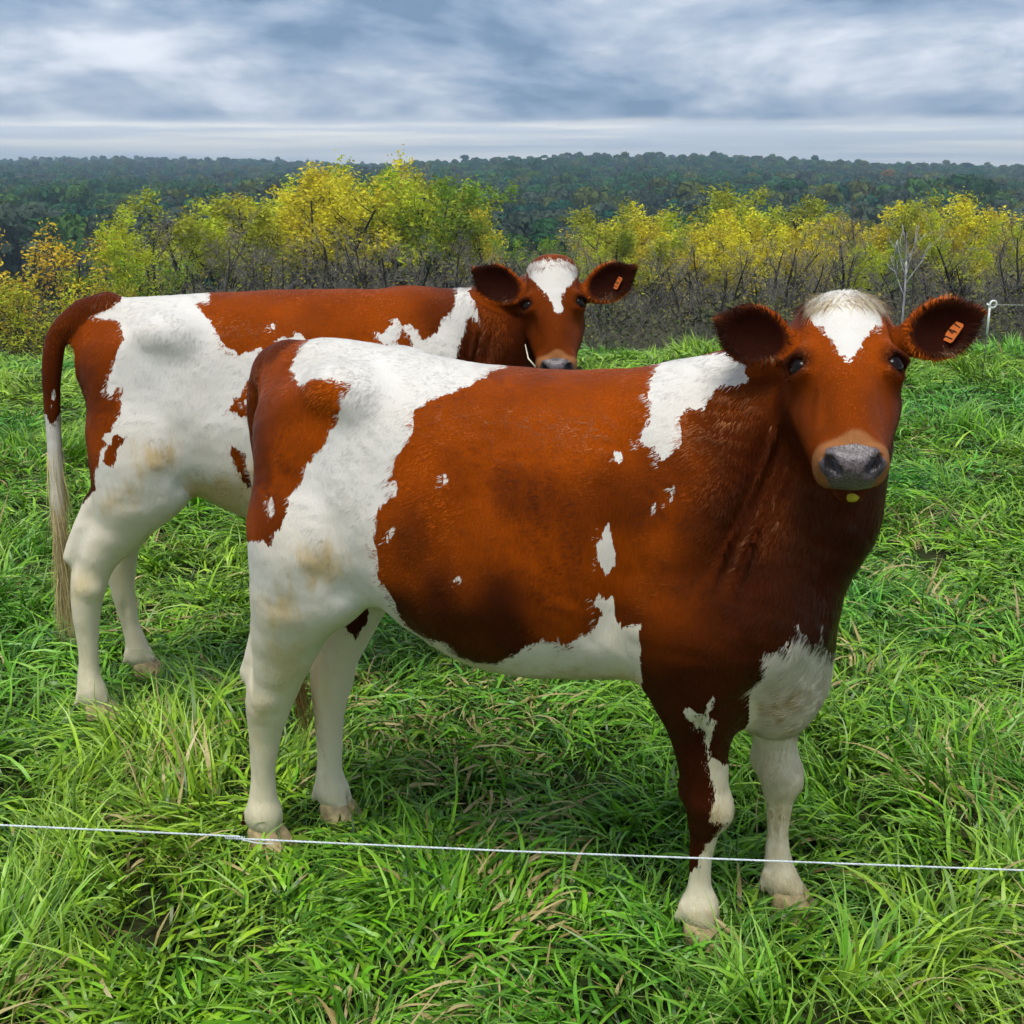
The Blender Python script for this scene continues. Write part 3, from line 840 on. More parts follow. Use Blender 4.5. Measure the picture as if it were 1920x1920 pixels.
def cow_solid(c):
    S = Shape()
    S.torso(c['torso'])
    for s in (-1, 1):
        S.ell((-.335, .158*s, 1.208), (.075, .05, .05), .075)                   # hook bones
        S.ell((-.535, .085*s, 1.10), (.042, .045, .07), .06)                    # pin bones
        S.ell((-.448, .125*s, .95), (.113, .10, .24), .07)                       # thighs
        S.ell((.44, .135*s, .90), (.15, .085, .26), .07)                        # shoulder blades
        S.ell((.585, .11*s, .79), (.075, .07, .10), .07)                        # points of the shoulder
    for s in (-1, 1):
        S.ell((-.21, .325*s, 1.10), (.10, .07, .10), .09, op='-')               # hollow in front of the hip
        S.ell((-.45, .290*s, 1.09), (.10, .05, .09), .10, op='-')               # hollow between hook and pin
        S.ell((-.60, .20*s, .70), (.045, .07, .12), .05, op='-')                 # behind the gaskin
        S.ell((.305, .275*s, .86), (.035, .05, .22), .07, op='-')               # behind the shoulder
    S.ell((-.52, 0, 1.215), (.10, .05, .05), .07)                               # tail head
    for p in c['neck']: S.cone(*p, k=.09)
    S.ell(*c['brisket'], k=.08)
    for (x, z, t) in ((.560, 1.10, .30), (.602, 1.12, .26)):         # folds where the neck turns
        a = np.array([math.cos(t), 0, -math.sin(t)]); b = np.array([math.sin(t), 0, math.cos(t)])
        S.ell((x, -.206+.4*(x-.545), z+.01), (.010, .052, .11), .06, np.array([a, [0, 1, 0], b]), op='-')
    for leg, reg in zip(c['legs'], (REG_NF, REG_FF, REG_NH, REG_FH)):
        S.chain(leg, .06, reg)
    for p in c['leg_extra']: S.cone(*p[:4], k=(.03 if p[2] < .05 else .09), region=p[4])
    for i, (leg, reg) in enumerate(zip(c['legs'], (REG_NF, REG_FF, REG_NH, REG_FH))):
        L = np.array(leg); at = lambda z: np.array([np.interp(z, L[::-1, 2], L[::-1, j]) for j in (0, 1, 2, 3)])
        fx, fy, fz, fr = at(.10)
        for s in (-1, 1):
            S.cone((fx-fr*.75, fy+.020*s, .105), (fx-fr*1.05, fy+.022*s, .075), .011, .008, .010, region=reg)          # dew claws
            cx, cy_, cz, cr = at(.205)
            S.ell((cx-.008, cy_+s*(cr+.006), cz+.01), (.0065, .014, .075), .012, op='-')                                # groove between bone and tendon
            S.ell((fx+.002, fy+s*(fr+.012), .062), (.05, .016, .010), .015, op='-')                                     # crease above the hoof
        S.ell((fx+fr*.95, fy, .05), (.012, .006, .035), .012, op='-')                                                   # cleft between the toes
        if i < 2:
            kx, ky, kz, kr = at(.365)
            S.ell((kx-kr*.85, ky, .385), (.020, .018, .028), .025, region=reg)                                          # back of the knee
            S.ell((kx+kr*.55, ky, .350), (.026, .034, .038), .025, region=reg)                                          # knee cap
            for s in (-1, 1): S.ell((kx, ky+s*kr*.75, .375), (.022, .014, .026), .020, region=reg)
            ex, ey, ez, er = at(.52)
            S.ell((ex+.01, ey+(-1 if i == 0 else 1)*(er+.012), .50), (.010, .022, .09), .03, op='-')                    # between the forearm muscles
        else:
            hx, hy, hz, hr = at(.455)
            sd_ = -1 if i == 2 else 1
            S.ell((hx+.012, hy+sd_*hr*.72, .455), (.026, .018, .030), .025, region=reg)                                 # side of the hock
            S.ell((hx-.030, hy+sd_*.060, .560), (.010, .022, .060), .03, op='-')                                        # hollow before the hamstring
            S.ell((hx+.03, hy+sd_*(hr+.010), .385), (.010, .016, .04), .02, op='-')
    S.chain(c['tail'], .025, REG_TAIL)
    # head: a = across, d = down the face from the eyes, n = out of the face
    o, M = head_frame(*c['head']); w = c['head_scale']
    P = lambda a, d, n: o+w*(a*M[0]+d*M[1]+n*M[2])
    E = lambda ctr, r, k=.02, op='+', R=M, reg=REG_HEAD: S.ell(P(*ctr), np.array(r)*w, k*w, R, op, reg)
    Cn = lambda p, q, ra, rb, k=.03, op='+': S.cone(P(*p), P(*q), ra*w, rb*w, k*w, op, REG_HEAD)
    E((0, -.055, -.088), (.088, .115, .078), .06)
    E((0, -.130, -.058), (.076, .052, .05), .05)
    E((0, -.05, -.030), (.066, .085, .030), .04)
    Cn((0, 0, -.065), (0, .18, -.058), .060, .042, .04)
    Cn((0, .05, -.028), (0, .175, -.026), .028, .024, .04)
    for s in (-1, 1):
        E((.073*s, -.006, -.056), (.034, .040, .036), .03)
        Cn((.066*s, -.024, -.018), (.101*s, -.016, -.042), .0115, .0115, .012)     # brow
        Cn((.070*s, .022, -.024), (.096*s, .020, -.048), .006, .006, .012)       # lower lid
        Cn((.052*s, .03, -.125), (.032*s, .155, -.09), .050, .034, .04)
        Cn((.045*s, -.02, -.19), (.02*s, .16, -.12), .050, .034, .04)
        Cn((.030*s, .05, -.035), (.036*s, .13, -.058), .014, .012, .025)         # facial crest
        E((.037*s, .208, -.058), (.027, .036, .042), .02)                        # lips either side
        E((.030*s, .222, -.028), (.024, .022, .020), .015)                       # wings of the nose
    E((0, .195, -.060), (.054, .048, .046), .03)
    E((0, .232, -.045), (.036, .022, .036), .02)                                 # nose pad
    E((0, .203, -.122), (.036, .042, .024), .02)                                 # chin
    E((0, .225, -.104), (.075, .055, .0035), .006, '-')                          # mouth
    for s in (-1, 1):
        R = np.array([unit(M[0]*.80*s+M[1]*.10+M[2]*.38), M[1], M[2]])
        R = np.linalg.qr(R.T)[0].T
        E((.036*s, .243, -.022), (.0190, .030, .0105), .005, '-', R)             # nostrils
        E((.090*s, .002, -.034), (.0215, .0145, .0225), .004, '-')                 # eye sockets
    for (ctr, ax, up, ln, ht, dp) in c['ears']:
        ax = unit(ax); up = unit(np.array(up)-ax*(np.array(up)@ax)); nz = np.cross(ax, up); nz *= np.sign(nz@M[2]+1e-9)
        R = np.array([ax, up, nz]); ctr = np.array(ctr, float)
        S.ell(ctr-ax*ln*.08, (ln*.88, ht, dp), .02, R, '+', REG_EAR)
        S.cone(ctr, ctr+ax*ln*.86+up*ht*.10, ht*.52, .012, .03, region=REG_EAR)
        S.cone(ctr-ax*ln*.7, ctr-ax*ln*1.15-nz*.01, ht*.48, ht*.40, .03, region=REG_EAR)
        S.ell(ctr+nz*dp*.92-ax*ln*.02, (ln*.84, ht*.84, dp*.95), .016, R, '-', REG_EAR)
    return S, o, M, w
# ------------------------------------------------------------------ measured cows (metres, cow's own axes)
COW_1 = {'torso':[(-0.6,1.19,1.04,0.06),(-0.56,1.245,0.95,0.115),(-0.5,1.283,0.84,0.165),(-0.42,1.295,0.755,0.2),(-0.33,1.287,0.735,0.225),(-0.2,1.268,0.645,0.245),(-0.07,1.253,0.585,0.265),(0.05,1.25,0.573,0.272),(0.17,1.256,0.583,0.262),(0.3,1.265,0.6,0.235),(0.42,1.278,0.6,0.205),(0.52,1.25,0.58,0.18),(0.62,1.12,0.6,0.135),(0.69,0.98,0.7,0.07)],
 'head':((0.7061,-0.172,1.3464),(0.3649,-2.1511),0.8727,-0.055),
 'head_scale':1,
 'neck':[((0.4,0,1.14),(0.55,0.01,1.215),0.115,0.095),((0.55,0.01,1.215),(0.665,0.02,1.325),0.095,0.075),((0.48,0,1),(0.635,0.01,1.13),0.185,0.118),((0.635,0.01,1.13),(0.685,0.01,1.24),0.118,0.085),((0.56,0,0.82),(0.655,0.02,0.98),0.15,0.1),((0.655,0.02,0.98),(0.695,0,1.12),0.1,0.068)],
 'brisket':((0.6,0.02,0.62),(0.1,0.115,0.135)),
 'legs':[[(0.45,-0.13,0.78,0.1225),(0.455,-0.12,0.62,0.0882),(0.463,-0.11,0.52,0.0629),(0.474,-0.105,0.43,0.0512),(0.486,-0.1,0.35,0.0479),(0.481,-0.098,0.295,0.0344),(0.477,-0.096,0.22,0.0244),(0.476,-0.094,0.15,0.0265),(0.478,-0.093,0.098,0.0421),(0.484,-0.093,0.067,0.0375)],[(0.47,0.13,0.8,0.1176),(0.53,0.12,0.64,0.0882),(0.585,0.105,0.5,0.0587),(0.595,0.1,0.42,0.0502),(0.609,0.098,0.345,0.046),(0.612,0.096,0.285,0.0318),(0.615,0.095,0.2,0.0247),(0.62,0.095,0.13,0.0301),(0.632,0.095,0.08,0.0405),(0.648,0.095,0.062,0.0359)],[(-0.455,-0.125,0.88,0.1225),(-0.472,-0.14,0.735,0.1098),(-0.515,-0.128,0.61,0.0833),(-0.565,-0.112,0.49,0.0641),(-0.592,-0.105,0.415,0.0558),(-0.612,-0.1,0.33,0.0411),(-0.627,-0.097,0.22,0.0312),(-0.632,-0.095,0.15,0.0344),(-0.634,-0.094,0.1,0.0467),(-0.632,-0.094,0.072,0.041)],[(-0.445,0.125,0.88,0.1225),(-0.445,0.14,0.735,0.1058),(-0.475,0.122,0.61,0.0804),(-0.515,0.105,0.49,0.0623),(-0.532,0.097,0.41,0.0558),(-0.54,0.09,0.31,0.0402),(-0.541,0.085,0.2,0.0325),(-0.54,0.08,0.14,0.0354),(-0.535,0.08,0.09,0.045),(-0.524,0.08,0.067,0.0393)]],
 'leg_extra':[((-0.56,-0.125,0.66),(-0.638,-0.104,0.493),0.034,0.026,3),((-0.52,0.115,0.66),(-0.588,0.1,0.49),0.034,0.026,4),((-0.41,-0.15,0.84),(-0.385,-0.15,0.745),0.095,0.07,3),((-0.4,0.15,0.84),(-0.375,0.15,0.745),0.095,0.07,4)],
 'tail':[(-0.555,0,1.245,0.04),(-0.615,0.005,1.215,0.033),(-0.645,0.01,1.12,0.027),(-0.645,0.015,0.95,0.022),(-0.635,0.02,0.75,0.019),(-0.615,0.03,0.56,0.016),(-0.6,0.035,0.44,0.012)],
 'ears':[((0.5261,-0.1235,1.3627),(-0.8597,-0.3687,0.3536),(-0.0251,0.1479,1),0.074,0.057,0.036),((0.861,0.0059,1.3743),(0.8895,0.2822,0.3594),(-0.0251,0.1479,1),0.074,0.057,0.036)]}
MARKS_1 = [('white',(0,3,6),(0.9091,0.4166,0),(-0.1208,0.2637,0.957),((-0.4623,1.2714),(-0.4849,1.22),(-0.4559,1.1721),(-0.4187,1.1764),(-0.3848,1.1782),(-0.3519,1.164),(-0.3442,1.157),(-0.3617,1.1254),(-0.3731,1.0899),(-0.4049,1.0364),(-0.4404,1.0006),(-0.4641,0.9591),(-0.4842,0.9308),(-0.4885,0.8871),(-0.5019,0.8587),(-0.5139,0.859),(-0.5337,0.8282),(-0.5488,0.8434),(-0.5574,0.8354),(-0.6507,0.8387),(-0.6647,-0.0183),(-0.3165,-0.0339),(-0.3084,0.4069),(0.2874,0.3874),(0.2769,0.5242),(0.2395,0.6082),(0.2318,0.661),(0.1959,0.6483),(0.1836,0.6802),(0.1784,0.7097),(0.1614,0.7079),(0.151,0.7288),(0.141,0.6999),(0.1568,0.6851),(0.1466,0.658),(0.131,0.6396),(0.1101,0.6222),(0.0845,0.6072),(0.0715,0.6316),(0.0655,0.6225),(0.039,0.627),(0.013,0.6174),(-0.0165,0.5867),(-0.0521,0.5681),(-0.0925,0.5672),(-0.1298,0.5852),(-0.1534,0.6116),(-0.1792,0.6196),(-0.1818,0.6046),(-0.2047,0.6256),(-0.239,0.6454),(-0.261,0.6916),(-0.2689,0.7213),(-0.2918,0.7559),(-0.2948,0.7938),(-0.3013,0.8412),(-0.2922,0.8779),(-0.2779,0.9098),(-0.2538,0.9323),(-0.2467,0.9576),(-0.2681,0.9562),(-0.2573,0.9879),(-0.2502,1.0065),(-0.2286,1.0276),(-0.2148,1.0606),(-0.2064,1.1071),(-0.1761,1.1257),(-0.137,1.1395),(-0.0978,1.1524),(-0.0559,1.181),(-0.01,1.2055),(0.0099,1.2935),(-0.4409,1.2973))),('white',(0,),(0.9624,0.2717,0),(-0.0827,0.293,0.9525),((0.211,0.8587),(0.2178,0.8328),(0.2298,0.8153),(0.2325,0.7891),(0.2113,0.7534),(0.197,0.7797),(0.192,0.8185),(0.1999,0.8407))),('white',(0,),(0.9793,0.2025,0),(-0.0376,0.1818,0.9826),((0.3106,1.2351),(0.299,1.1807),(0.3072,1.1683),(0.3043,1.1289),(0.2835,1.089),(0.3154,1.0761),(0.3352,1.0507),(0.3536,1.0718),(0.3659,1.0925),(0.3641,1.1309),(0.3782,1.1569),(0.4027,1.1535),(0.41,1.1743),(0.4218,1.1849),(0.4382,1.2059),(0.4546,1.198),(0.4743,1.2056),(0.4958,1.2184),(0.5202,1.2384),(0.5357,1.2688),(0.3225,1.2632))),('white',(0,),(0.9649,0.2626,0),(-0.0603,0.2216,0.9733),((0.2257,1.0403),(0.2402,1.0427),(0.2426,1.0262),(0.2314,1.0218))),('white',(0,),(0.9758,0.2185,0),(-0.0575,0.257,0.9647),((0.3517,0.9639),(0.3494,0.9201),(0.343,0.93))),('white',(0,),(0.973,0.2309,0),(-0.0624,0.2631,0.9627),((0.3227,0.9292),(0.3116,0.9001),(0.315,0.9187))),('white',(0,),(0.8931,0.4499,0),(-0.1311,0.2602,0.9566),((-0.2551,0.8712),(-0.2634,0.8516),(-0.2795,0.832),(-0.2744,0.8542))),('white',(0,),(0.9135,0.4069,0),(-0.1014,0.2276,0.9685),((-0.1479,0.9837),(-0.1459,0.975),(-0.1536,0.9642))),('white',(0,),(0.9184,0.3957,0),(-0.1302,0.3021,0.9443),((-0.1049,0.7449),(-0.1159,0.73),(-0.1312,0.7259),(-0.1223,0.7366))),('white',(0,3),(0.8424,0.5389,0),(-0.1434,0.2242,0.9639),((-0.524,0.9681),(-0.5161,0.9271),(-0.5246,0.9183))),('white',(0,2),(0.9933,0.1153,0),(-0.0441,0.3797,0.9241),((0.6298,0.6594),(0.6487,0.6389),(0.6624,0.6249),(0.6774,0.6244),(0.6762,0.6628),(0.6841,0.623),(0.6931,0.6112),(0.7784,0.619),(0.7899,0.4216),(0.524,0.3913),(0.5129,0.4911),(0.515,0.5098),(0.5329,0.5298),(0.5477,0.5245),(0.5628,0.5415),(0.5763,0.5633),(0.5709,0.5879),(0.5682,0.599),(0.588,0.605),(0.5996,0.6144),(0.6188,0.6142),(0.6174,0.6346),(0.6295,0.6358))),('white',(2,),(0.9958,0.0919,0),(-0.0468,0.5068,0.8608),((0.4691,0.448),(0.8128,0.4878),(0.8443,-0.0414),(0.519,-0.0939))),('brown',(2,),(0.9944,0.106,0),(-0.0455,0.4267,0.9033),((0.6814,0.5169),(0.6537,0.4275),(0.6329,0.4255),(0.5993,0.4335),(0.6052,0.4468),(0.6301,0.4658),(0.6488,0.495))),('white',(1,),(0.9842,0.1768,0),(-0.0799,0.4449,0.892),((0.4594,0.4514),(0.4571,0.436),(0.4518,0.415),(0.459,0.399),(0.4661,0.4059),(0.4599,0.3833),(0.4593,0.3535),(0.4626,0.3332),(0.4883,0.3241),(0.5329,0.3289),(0.5382,0.2088),(0.4929,0.198),(0.4694,0.2019),(0.4751,0.2394),(0.4688,0.2566),(0.4687,0.2777),(0.4593,0.3111),(0.4502,0.3191),(0.4558,0.337),(0.4482,0.3611),(0.4469,0.3864),(0.43,0.385),(0.4174,0.4039),(0.4043,0.4133),(0.406,0.4258),(0.4284,0.4192),(0.4454,0.4165),(0.4527,0.4387))),('white',(1,),(0.9846,0.1746,0),(-0.0918,0.5175,0.8507),((0.5558,0.1807),(0.4934,0.168),(0.4787,0.1365),(0.4552,0.1123),(0.4448,0.0935),(0.4479,0.0771),(0.4325,0.0619),(0.417,0.0457),(0.3481,0.0388),(0.3606,-0.1537),(0.5688,-0.1302))),('white',(4,),(0.8983,0.4394,0),(-0.1377,0.2815,0.9496),((-0.5196,0.7931),(-0.2388,0.7847),(-0.2573,0.0812),(-0.5351,0.0958))),('brown',(4,),(0.8765,0.4813,0),(-0.1721,0.3135,0.9339),((-0.3796,0.6954),(-0.3603,0.6905),(-0.323,0.6796),(-0.324,0.6469),(-0.3547,0.6007),(-0.3712,0.6163),(-0.3817,0.6446))),('white',(5,0),(0.9964,0.0847,0),(-0.0104,0.1224,0.9924),((0.587,1.3866),(0.6026,1.3858),(0.6146,1.3706),(0.6279,1.3552),(0.6502,1.3405),(0.6663,1.3268),(0.6782,1.3038),(0.6946,1.2925),(0.7038,1.3048),(0.7088,1.3255),(0.7225,1.343),(0.7424,1.359),(0.7504,1.3842),(0.7594,1.3887),(0.7728,1.3919),(0.7699,1.4611),(0.6506,1.4587),(0.6394,1.4205),(0.5864,1.3952))),('dirt',(3,0),(0.8652,0.5014,0),(-0.1584,0.2734,0.9488),((-0.4643,0.8122),(-0.4012,0.8317),(-0.3693,0.7843),(-0.3819,0.7502),(-0.4509,0.7423))),('dirt',(3,0),(0.843,0.5379,0),(-0.1872,0.2934,0.9375),((-0.5559,0.7242),(-0.4923,0.7249),(-0.4778,0.6713),(-0.5487,0.6523))),('dirt',(3,0),(0.8424,0.5388,0),(-0.2075,0.3244,0.9229),((-0.551,0.61),(-0.4797,0.6158),(-0.4725,0.5187),(-0.5332,0.5099))),('dirt',(3,),(0.8292,0.5589,0),(-0.242,0.3591,0.9013),((-0.5958,0.482),(-0.5567,0.4712),(-0.5685,0.3773),(-0.5994,0.3932))),('dirt',(4,),(0.8598,0.5107,0),(-0.1984,0.3339,0.9215),((-0.4658,0.6272),(-0.4129,0.6222),(-0.4416,0.4361),(-0.469,0.2815),(-0.4726,0.48))),('dirt',(1,),(0.9861,0.1664,0),(-0.0845,0.5008,0.8614),((0.4718,0.2024),(0.5018,0.2001),(0.4907,0.1608),(0.459,0.1243),(0.4735,0.1701))),('dirt',(2,),(0.9943,0.1067,0),(-0.0522,0.4864,0.8722),((0.6295,0.2658),(0.6528,0.2689),(0.6502,0.2217),(0.5973,0.2205),(0.5828,0.2601))),('dirt',(1,),(0.984,0.1784,0),(-0.1009,0.5566,0.8247),((0.4236,-0.0398),(0.4749,-0.029),(0.4951,-0.0927),(0.4198,-0.0733))),('dirt',(0,),(0.9921,0.1255,0),(-0.0527,0.4165,0.9076),((0.5164,0.484),(0.6632,0.5201),(0.6255,0.4515),(0.5172,0.4399))),('dirt',(0,),(0.9568,0.2909,0),(-0.1168,0.3843,0.9158),((-0.1403,0.5187),(0.0128,0.4983),(0.31,0.5137),(0.3143,0.4649),(-0.138,0.4527))),('dirt',(2,),(0.9939,0.11,0),(-0.0593,0.5354,0.8425),((0.6185,0.0815),(0.6766,0.1012),(0.7166,0.0256),(0.6235,0.0123)))]
COW_2 = {'torso':[(-0.6,1.2,1.04,0.06),(-0.56,1.262,0.95,0.115),(-0.5,1.29,0.84,0.165),(-0.42,1.303,0.755,0.2),(-0.33,1.306,0.735,0.225),(-0.2,1.311,0.645,0.245),(-0.07,1.316,0.585,0.265),(0.05,1.318,0.573,0.272),(0.17,1.317,0.583,0.262),(0.3,1.312,0.6,0.235),(0.42,1.306,0.6,0.205),(0.52,1.27,0.58,0.18),(0.62,1.13,0.6,0.135),(0.69,0.98,0.7,0.07)],
 'head':((0.8122,-0.1427,1.2909),(-0.7479,-3.5242),0.576,-0.06),
 'head_scale':0.95,
 'neck':[((0.4,0,1.17),(0.6,0.05,1.185),0.115,0.1),((0.6,0.05,1.185),(0.8,0.13,1.265),0.1,0.08),((0.48,0.02,1),(0.66,0.07,1.09),0.185,0.125),((0.66,0.07,1.09),(0.82,0.12,1.19),0.125,0.085),((0.56,0.02,0.84),(0.7,0.06,0.98),0.15,0.1),((0.7,0.06,0.98),(0.82,0.1,1.1),0.1,0.065)],
 'brisket':((0.6,0.02,0.62),(0.1,0.115,0.135)),
 'legs':[[(0.46,-0.13,0.8,0.1176),(0.5,-0.11,0.62,0.0882),(0.55,-0.08,0.5,0.0587),(0.58,-0.065,0.42,0.0502),(0.62,-0.03,0.345,0.0451),(0.635,-0.015,0.28,0.031),(0.65,0,0.2,0.0252),(0.655,0,0.13,0.0301),(0.66,0,0.08,0.0405),(0.666,0,0.062,0.0359)],[(0.46,0.13,0.8,0.1176),(0.5,0.13,0.62,0.0882),(0.55,0.13,0.5,0.0587),(0.58,0.13,0.42,0.0502),(0.6,0.13,0.345,0.0451),(0.605,0.13,0.28,0.031),(0.61,0.13,0.2,0.0252),(0.615,0.13,0.13,0.0301),(0.62,0.13,0.08,0.0405),(0.631,0.13,0.062,0.0359)],[(-0.455,-0.12,0.9,0.1196),(-0.46,-0.14,0.76,0.1196),(-0.505,-0.135,0.65,0.0862),(-0.58,-0.13,0.55,0.0636),(-0.612,-0.128,0.47,0.0543),(-0.632,-0.126,0.37,0.0437),(-0.64,-0.125,0.25,0.0311),(-0.645,-0.124,0.16,0.0334),(-0.642,-0.124,0.1,0.0448),(-0.629,-0.124,0.072,0.0393)],[(-0.445,0.125,0.88,0.1196),(-0.45,0.145,0.74,0.1127),(-0.48,0.15,0.62,0.0784),(-0.545,0.16,0.51,0.057),(-0.567,0.17,0.43,0.0502),(-0.57,0.175,0.33,0.0394),(-0.56,0.18,0.22,0.03),(-0.548,0.185,0.14,0.0345),(-0.54,0.187,0.09,0.0422),(-0.524,0.187,0.067,0.0375)]],
 'leg_extra':[((-0.575,-0.135,0.71),(-0.658,-0.128,0.548),0.034,0.026,3),((-0.53,0.15,0.67),(-0.608,0.165,0.51),0.034,0.026,4),((-0.41,-0.15,0.84),(-0.385,-0.15,0.745),0.095,0.07,3),((-0.4,0.15,0.84),(-0.375,0.15,0.745),0.095,0.07,4)],
 'tail':[(-0.5063,-0.02,1.2784,0.045),(-0.5835,-0.02,1.2565,0.036),(-0.6526,-0.02,1.1955,0.031),(-0.6787,-0.02,1.1014,0.028),(-0.6887,-0.02,0.9895,0.024),(-0.6961,-0.02,0.8426,0.022),(-0.702,-0.02,0.7092,0.021),(-0.7079,-0.02,0.5902,0.017),(-0.7124,-0.02,0.4516,0.01)],
 'ears':[((0.6585,-0.0205,1.3274),(-0.8716,0.1378,0.4705),(0.0208,0.0978,1),0.088,0.06,0.036),((1.0091,-0.0804,1.3338),(0.8748,-0.1771,0.451),(0.0208,0.0978,1),0.088,0.06,0.036)]}
MARKS_2 = [('white',(0,3),(0.9921,0.1253,0),(-0.0212,0.1679,0.9856),((-0.5557,1.261),(-0.5401,1.2334),(-0.4823,1.2231),(-0.4657,1.2026),(-0.4656,1.16),(-0.4905,1.1053),(-0.5099,1.0654),(-0.5243,1.0176),(-0.508,1.0016),(-0.4969,1.0299),(-0.4823,1.0291),(-0.4886,0.9521),(-0.511,0.9261),(-0.5161,0.8991),(-0.5379,0.903),(-0.5457,0.882),(-0.5259,0.8707),(-0.4777,0.8865),(-0.5007,0.8559),(-0.5245,0.8019),(-0.5513,0.8194),(-0.5338,0.8648),(-0.5521,0.8439),(-0.5665,0.8025),(-0.5779,0.7663),(-0.5761,0.7365),(-0.605,0.7086),(-0.6173,0.6942),(-0.7755,0.7173),(-0.8542,-0.1392),(-0.2899,-0.2278),(-0.2398,0.4246),(0.2075,0.3793),(0.2164,0.7154),(0.0094,1.0128),(-0.0719,1.0921),(-0.09,1.1207),(-0.1084,1.1155),(-0.1498,1.1021),(-0.169,1.1185),(-0.1909,1.1396),(-0.2042,1.1697),(-0.2154,1.2063),(-0.239,1.2363),(-0.2528,1.2601),(-0.2114,1.2651),(-0.2103,1.2905),(-0.1981,1.3625),(-0.5395,1.3699))),('brown',(0,3),(0.9872,0.1597,0),(-0.0339,0.2095,0.9772),((-0.5192,0.8871),(-0.4842,0.8739),(-0.5072,0.8436),(-0.5309,0.7904),(-0.5539,0.8088),(-0.5373,0.8474))),('brown',(0,),(0.9985,0.0552,0),(-0.01,0.1807,0.9835),((-0.1139,1.0182),(-0.1056,0.9826),(-0.1384,0.9626),(-0.1085,0.9368),(-0.1263,0.916),(-0.1536,0.9356),(-0.1836,0.9369),(-0.1583,0.9573),(-0.1572,0.9741),(-0.1375,0.9763))),('brown',(0,),(0.9983,0.0579,0),(-0.0135,0.2322,0.9726),((-0.1737,0.8215),(-0.1409,0.792),(-0.1299,0.7495),(-0.1201,0.6829),(-0.1365,0.6917),(-0.1582,0.7355),(-0.1786,0.794))),('white',(0,),(0.9947,-0.103,0),(0.0132,0.127,0.9918),((0.5762,1.321),(0.5949,1.244),(0.6055,1.2034),(0.5937,1.2034),(0.578,1.2359),(0.5604,1.2035),(0.5461,1.1634),(0.5244,1.1004),(0.5152,1.0534),(0.4199,1.0551),(0.3974,1.118),(0.3902,1.1572),(0.3669,1.1809),(0.3507,1.1497),(0.3583,1.134),(0.3038,1.1425),(0.2809,1.1816),(0.3041,1.1705),(0.3357,1.1969),(0.3438,1.2236),(0.3672,1.1966),(0.4066,1.1884),(0.4217,1.149),(0.4699,1.1721),(0.4871,1.2197),(0.5203,1.2439),(0.5363,1.3212))),('white',(0,),(0.9997,0.0257,0),(-0.0031,0.1193,0.9929),((-0.0345,1.2103),(-0.024,1.2069),(-0.0264,1.1917),(-0.0354,1.1934))),('white',(0,),(0.9999,0.0125,0),(-0.0016,0.1319,0.9913),((-0.0132,1.1596),(0.0069,1.1668),(0.0259,1.151),(0.0458,1.1812),(0.067,1.1499),(0.0121,1.1207),(-0.0145,1.1336))),('white',(1,2),(0.9894,-0.1449,0),(0.0601,0.4103,0.91),((0.4342,0.0604),(0.7567,0.057),(0.7534,-0.0596),(0.4356,-0.0553))),('white',(4,),(0.9887,0.1497,0),(-0.0427,0.2819,0.9585),((-0.6323,0.6846),(-0.3162,0.6594),(-0.3666,0.0977),(-0.6792,0.1446))),('white',(6,),(0.9791,0.2033,0),(-0.0376,0.1811,0.9827),((-0.7392,0.9514),(-0.7009,0.9644),(-0.6864,0.9315),(-0.6601,0.9694),(-0.6057,0.9415),(-0.6811,0.1978),(-0.8154,0.2183))),('white',(6,),(0.9797,0.2005,0),(-0.0335,0.1638,0.9859),((-0.6776,1.035),(-0.665,1.042),(-0.6682,1.0107),(-0.6789,1.0082))),('white',(5,0),(0.978,-0.2085,0),(0.0188,0.0881,0.9959),((0.7258,1.3741),(0.7419,1.3752),(0.7547,1.344),(0.7798,1.3264),(0.8062,1.2979),(0.8129,1.2805),(0.8276,1.2601),(0.8375,1.2366),(0.8517,1.2632),(0.8531,1.2948),(0.8659,1.3187),(0.8905,1.3445),(0.9028,1.3578),(0.8992,1.3857),(0.8622,1.4007),(0.7967,1.4004),(0.7549,1.3964))),('dirt',(3,0),(0.9921,0.1254,0),(-0.0277,0.2191,0.9753),((-0.447,0.8344),(-0.3439,0.8354),(-0.3481,0.7816),(-0.4454,0.7656))),('dirt',(3,),(0.987,0.1606,0),(-0.0405,0.2492,0.9676),((-0.5523,0.7039),(-0.4785,0.7127),(-0.4976,0.6604),(-0.573,0.6435))),('dirt',(3,),(0.9808,0.1948,0),(-0.0614,0.3091,0.949),((-0.6717,0.4531),(-0.6234,0.4551),(-0.6355,0.4085),(-0.6744,0.397))),('dirt',(6,),(0.9781,0.2081,0),(-0.0574,0.2696,0.9613),((-0.7315,0.6781),(-0.6521,0.6702),(-0.6877,0.3285),(-0.7665,0.3404))),('dirt',(0,),(0.9968,0.0801,0),(-0.019,0.2368,0.9714),((-0.3448,0.7248),(-0.1146,0.742),(-0.1257,0.5525),(-0.3484,0.6472)))]
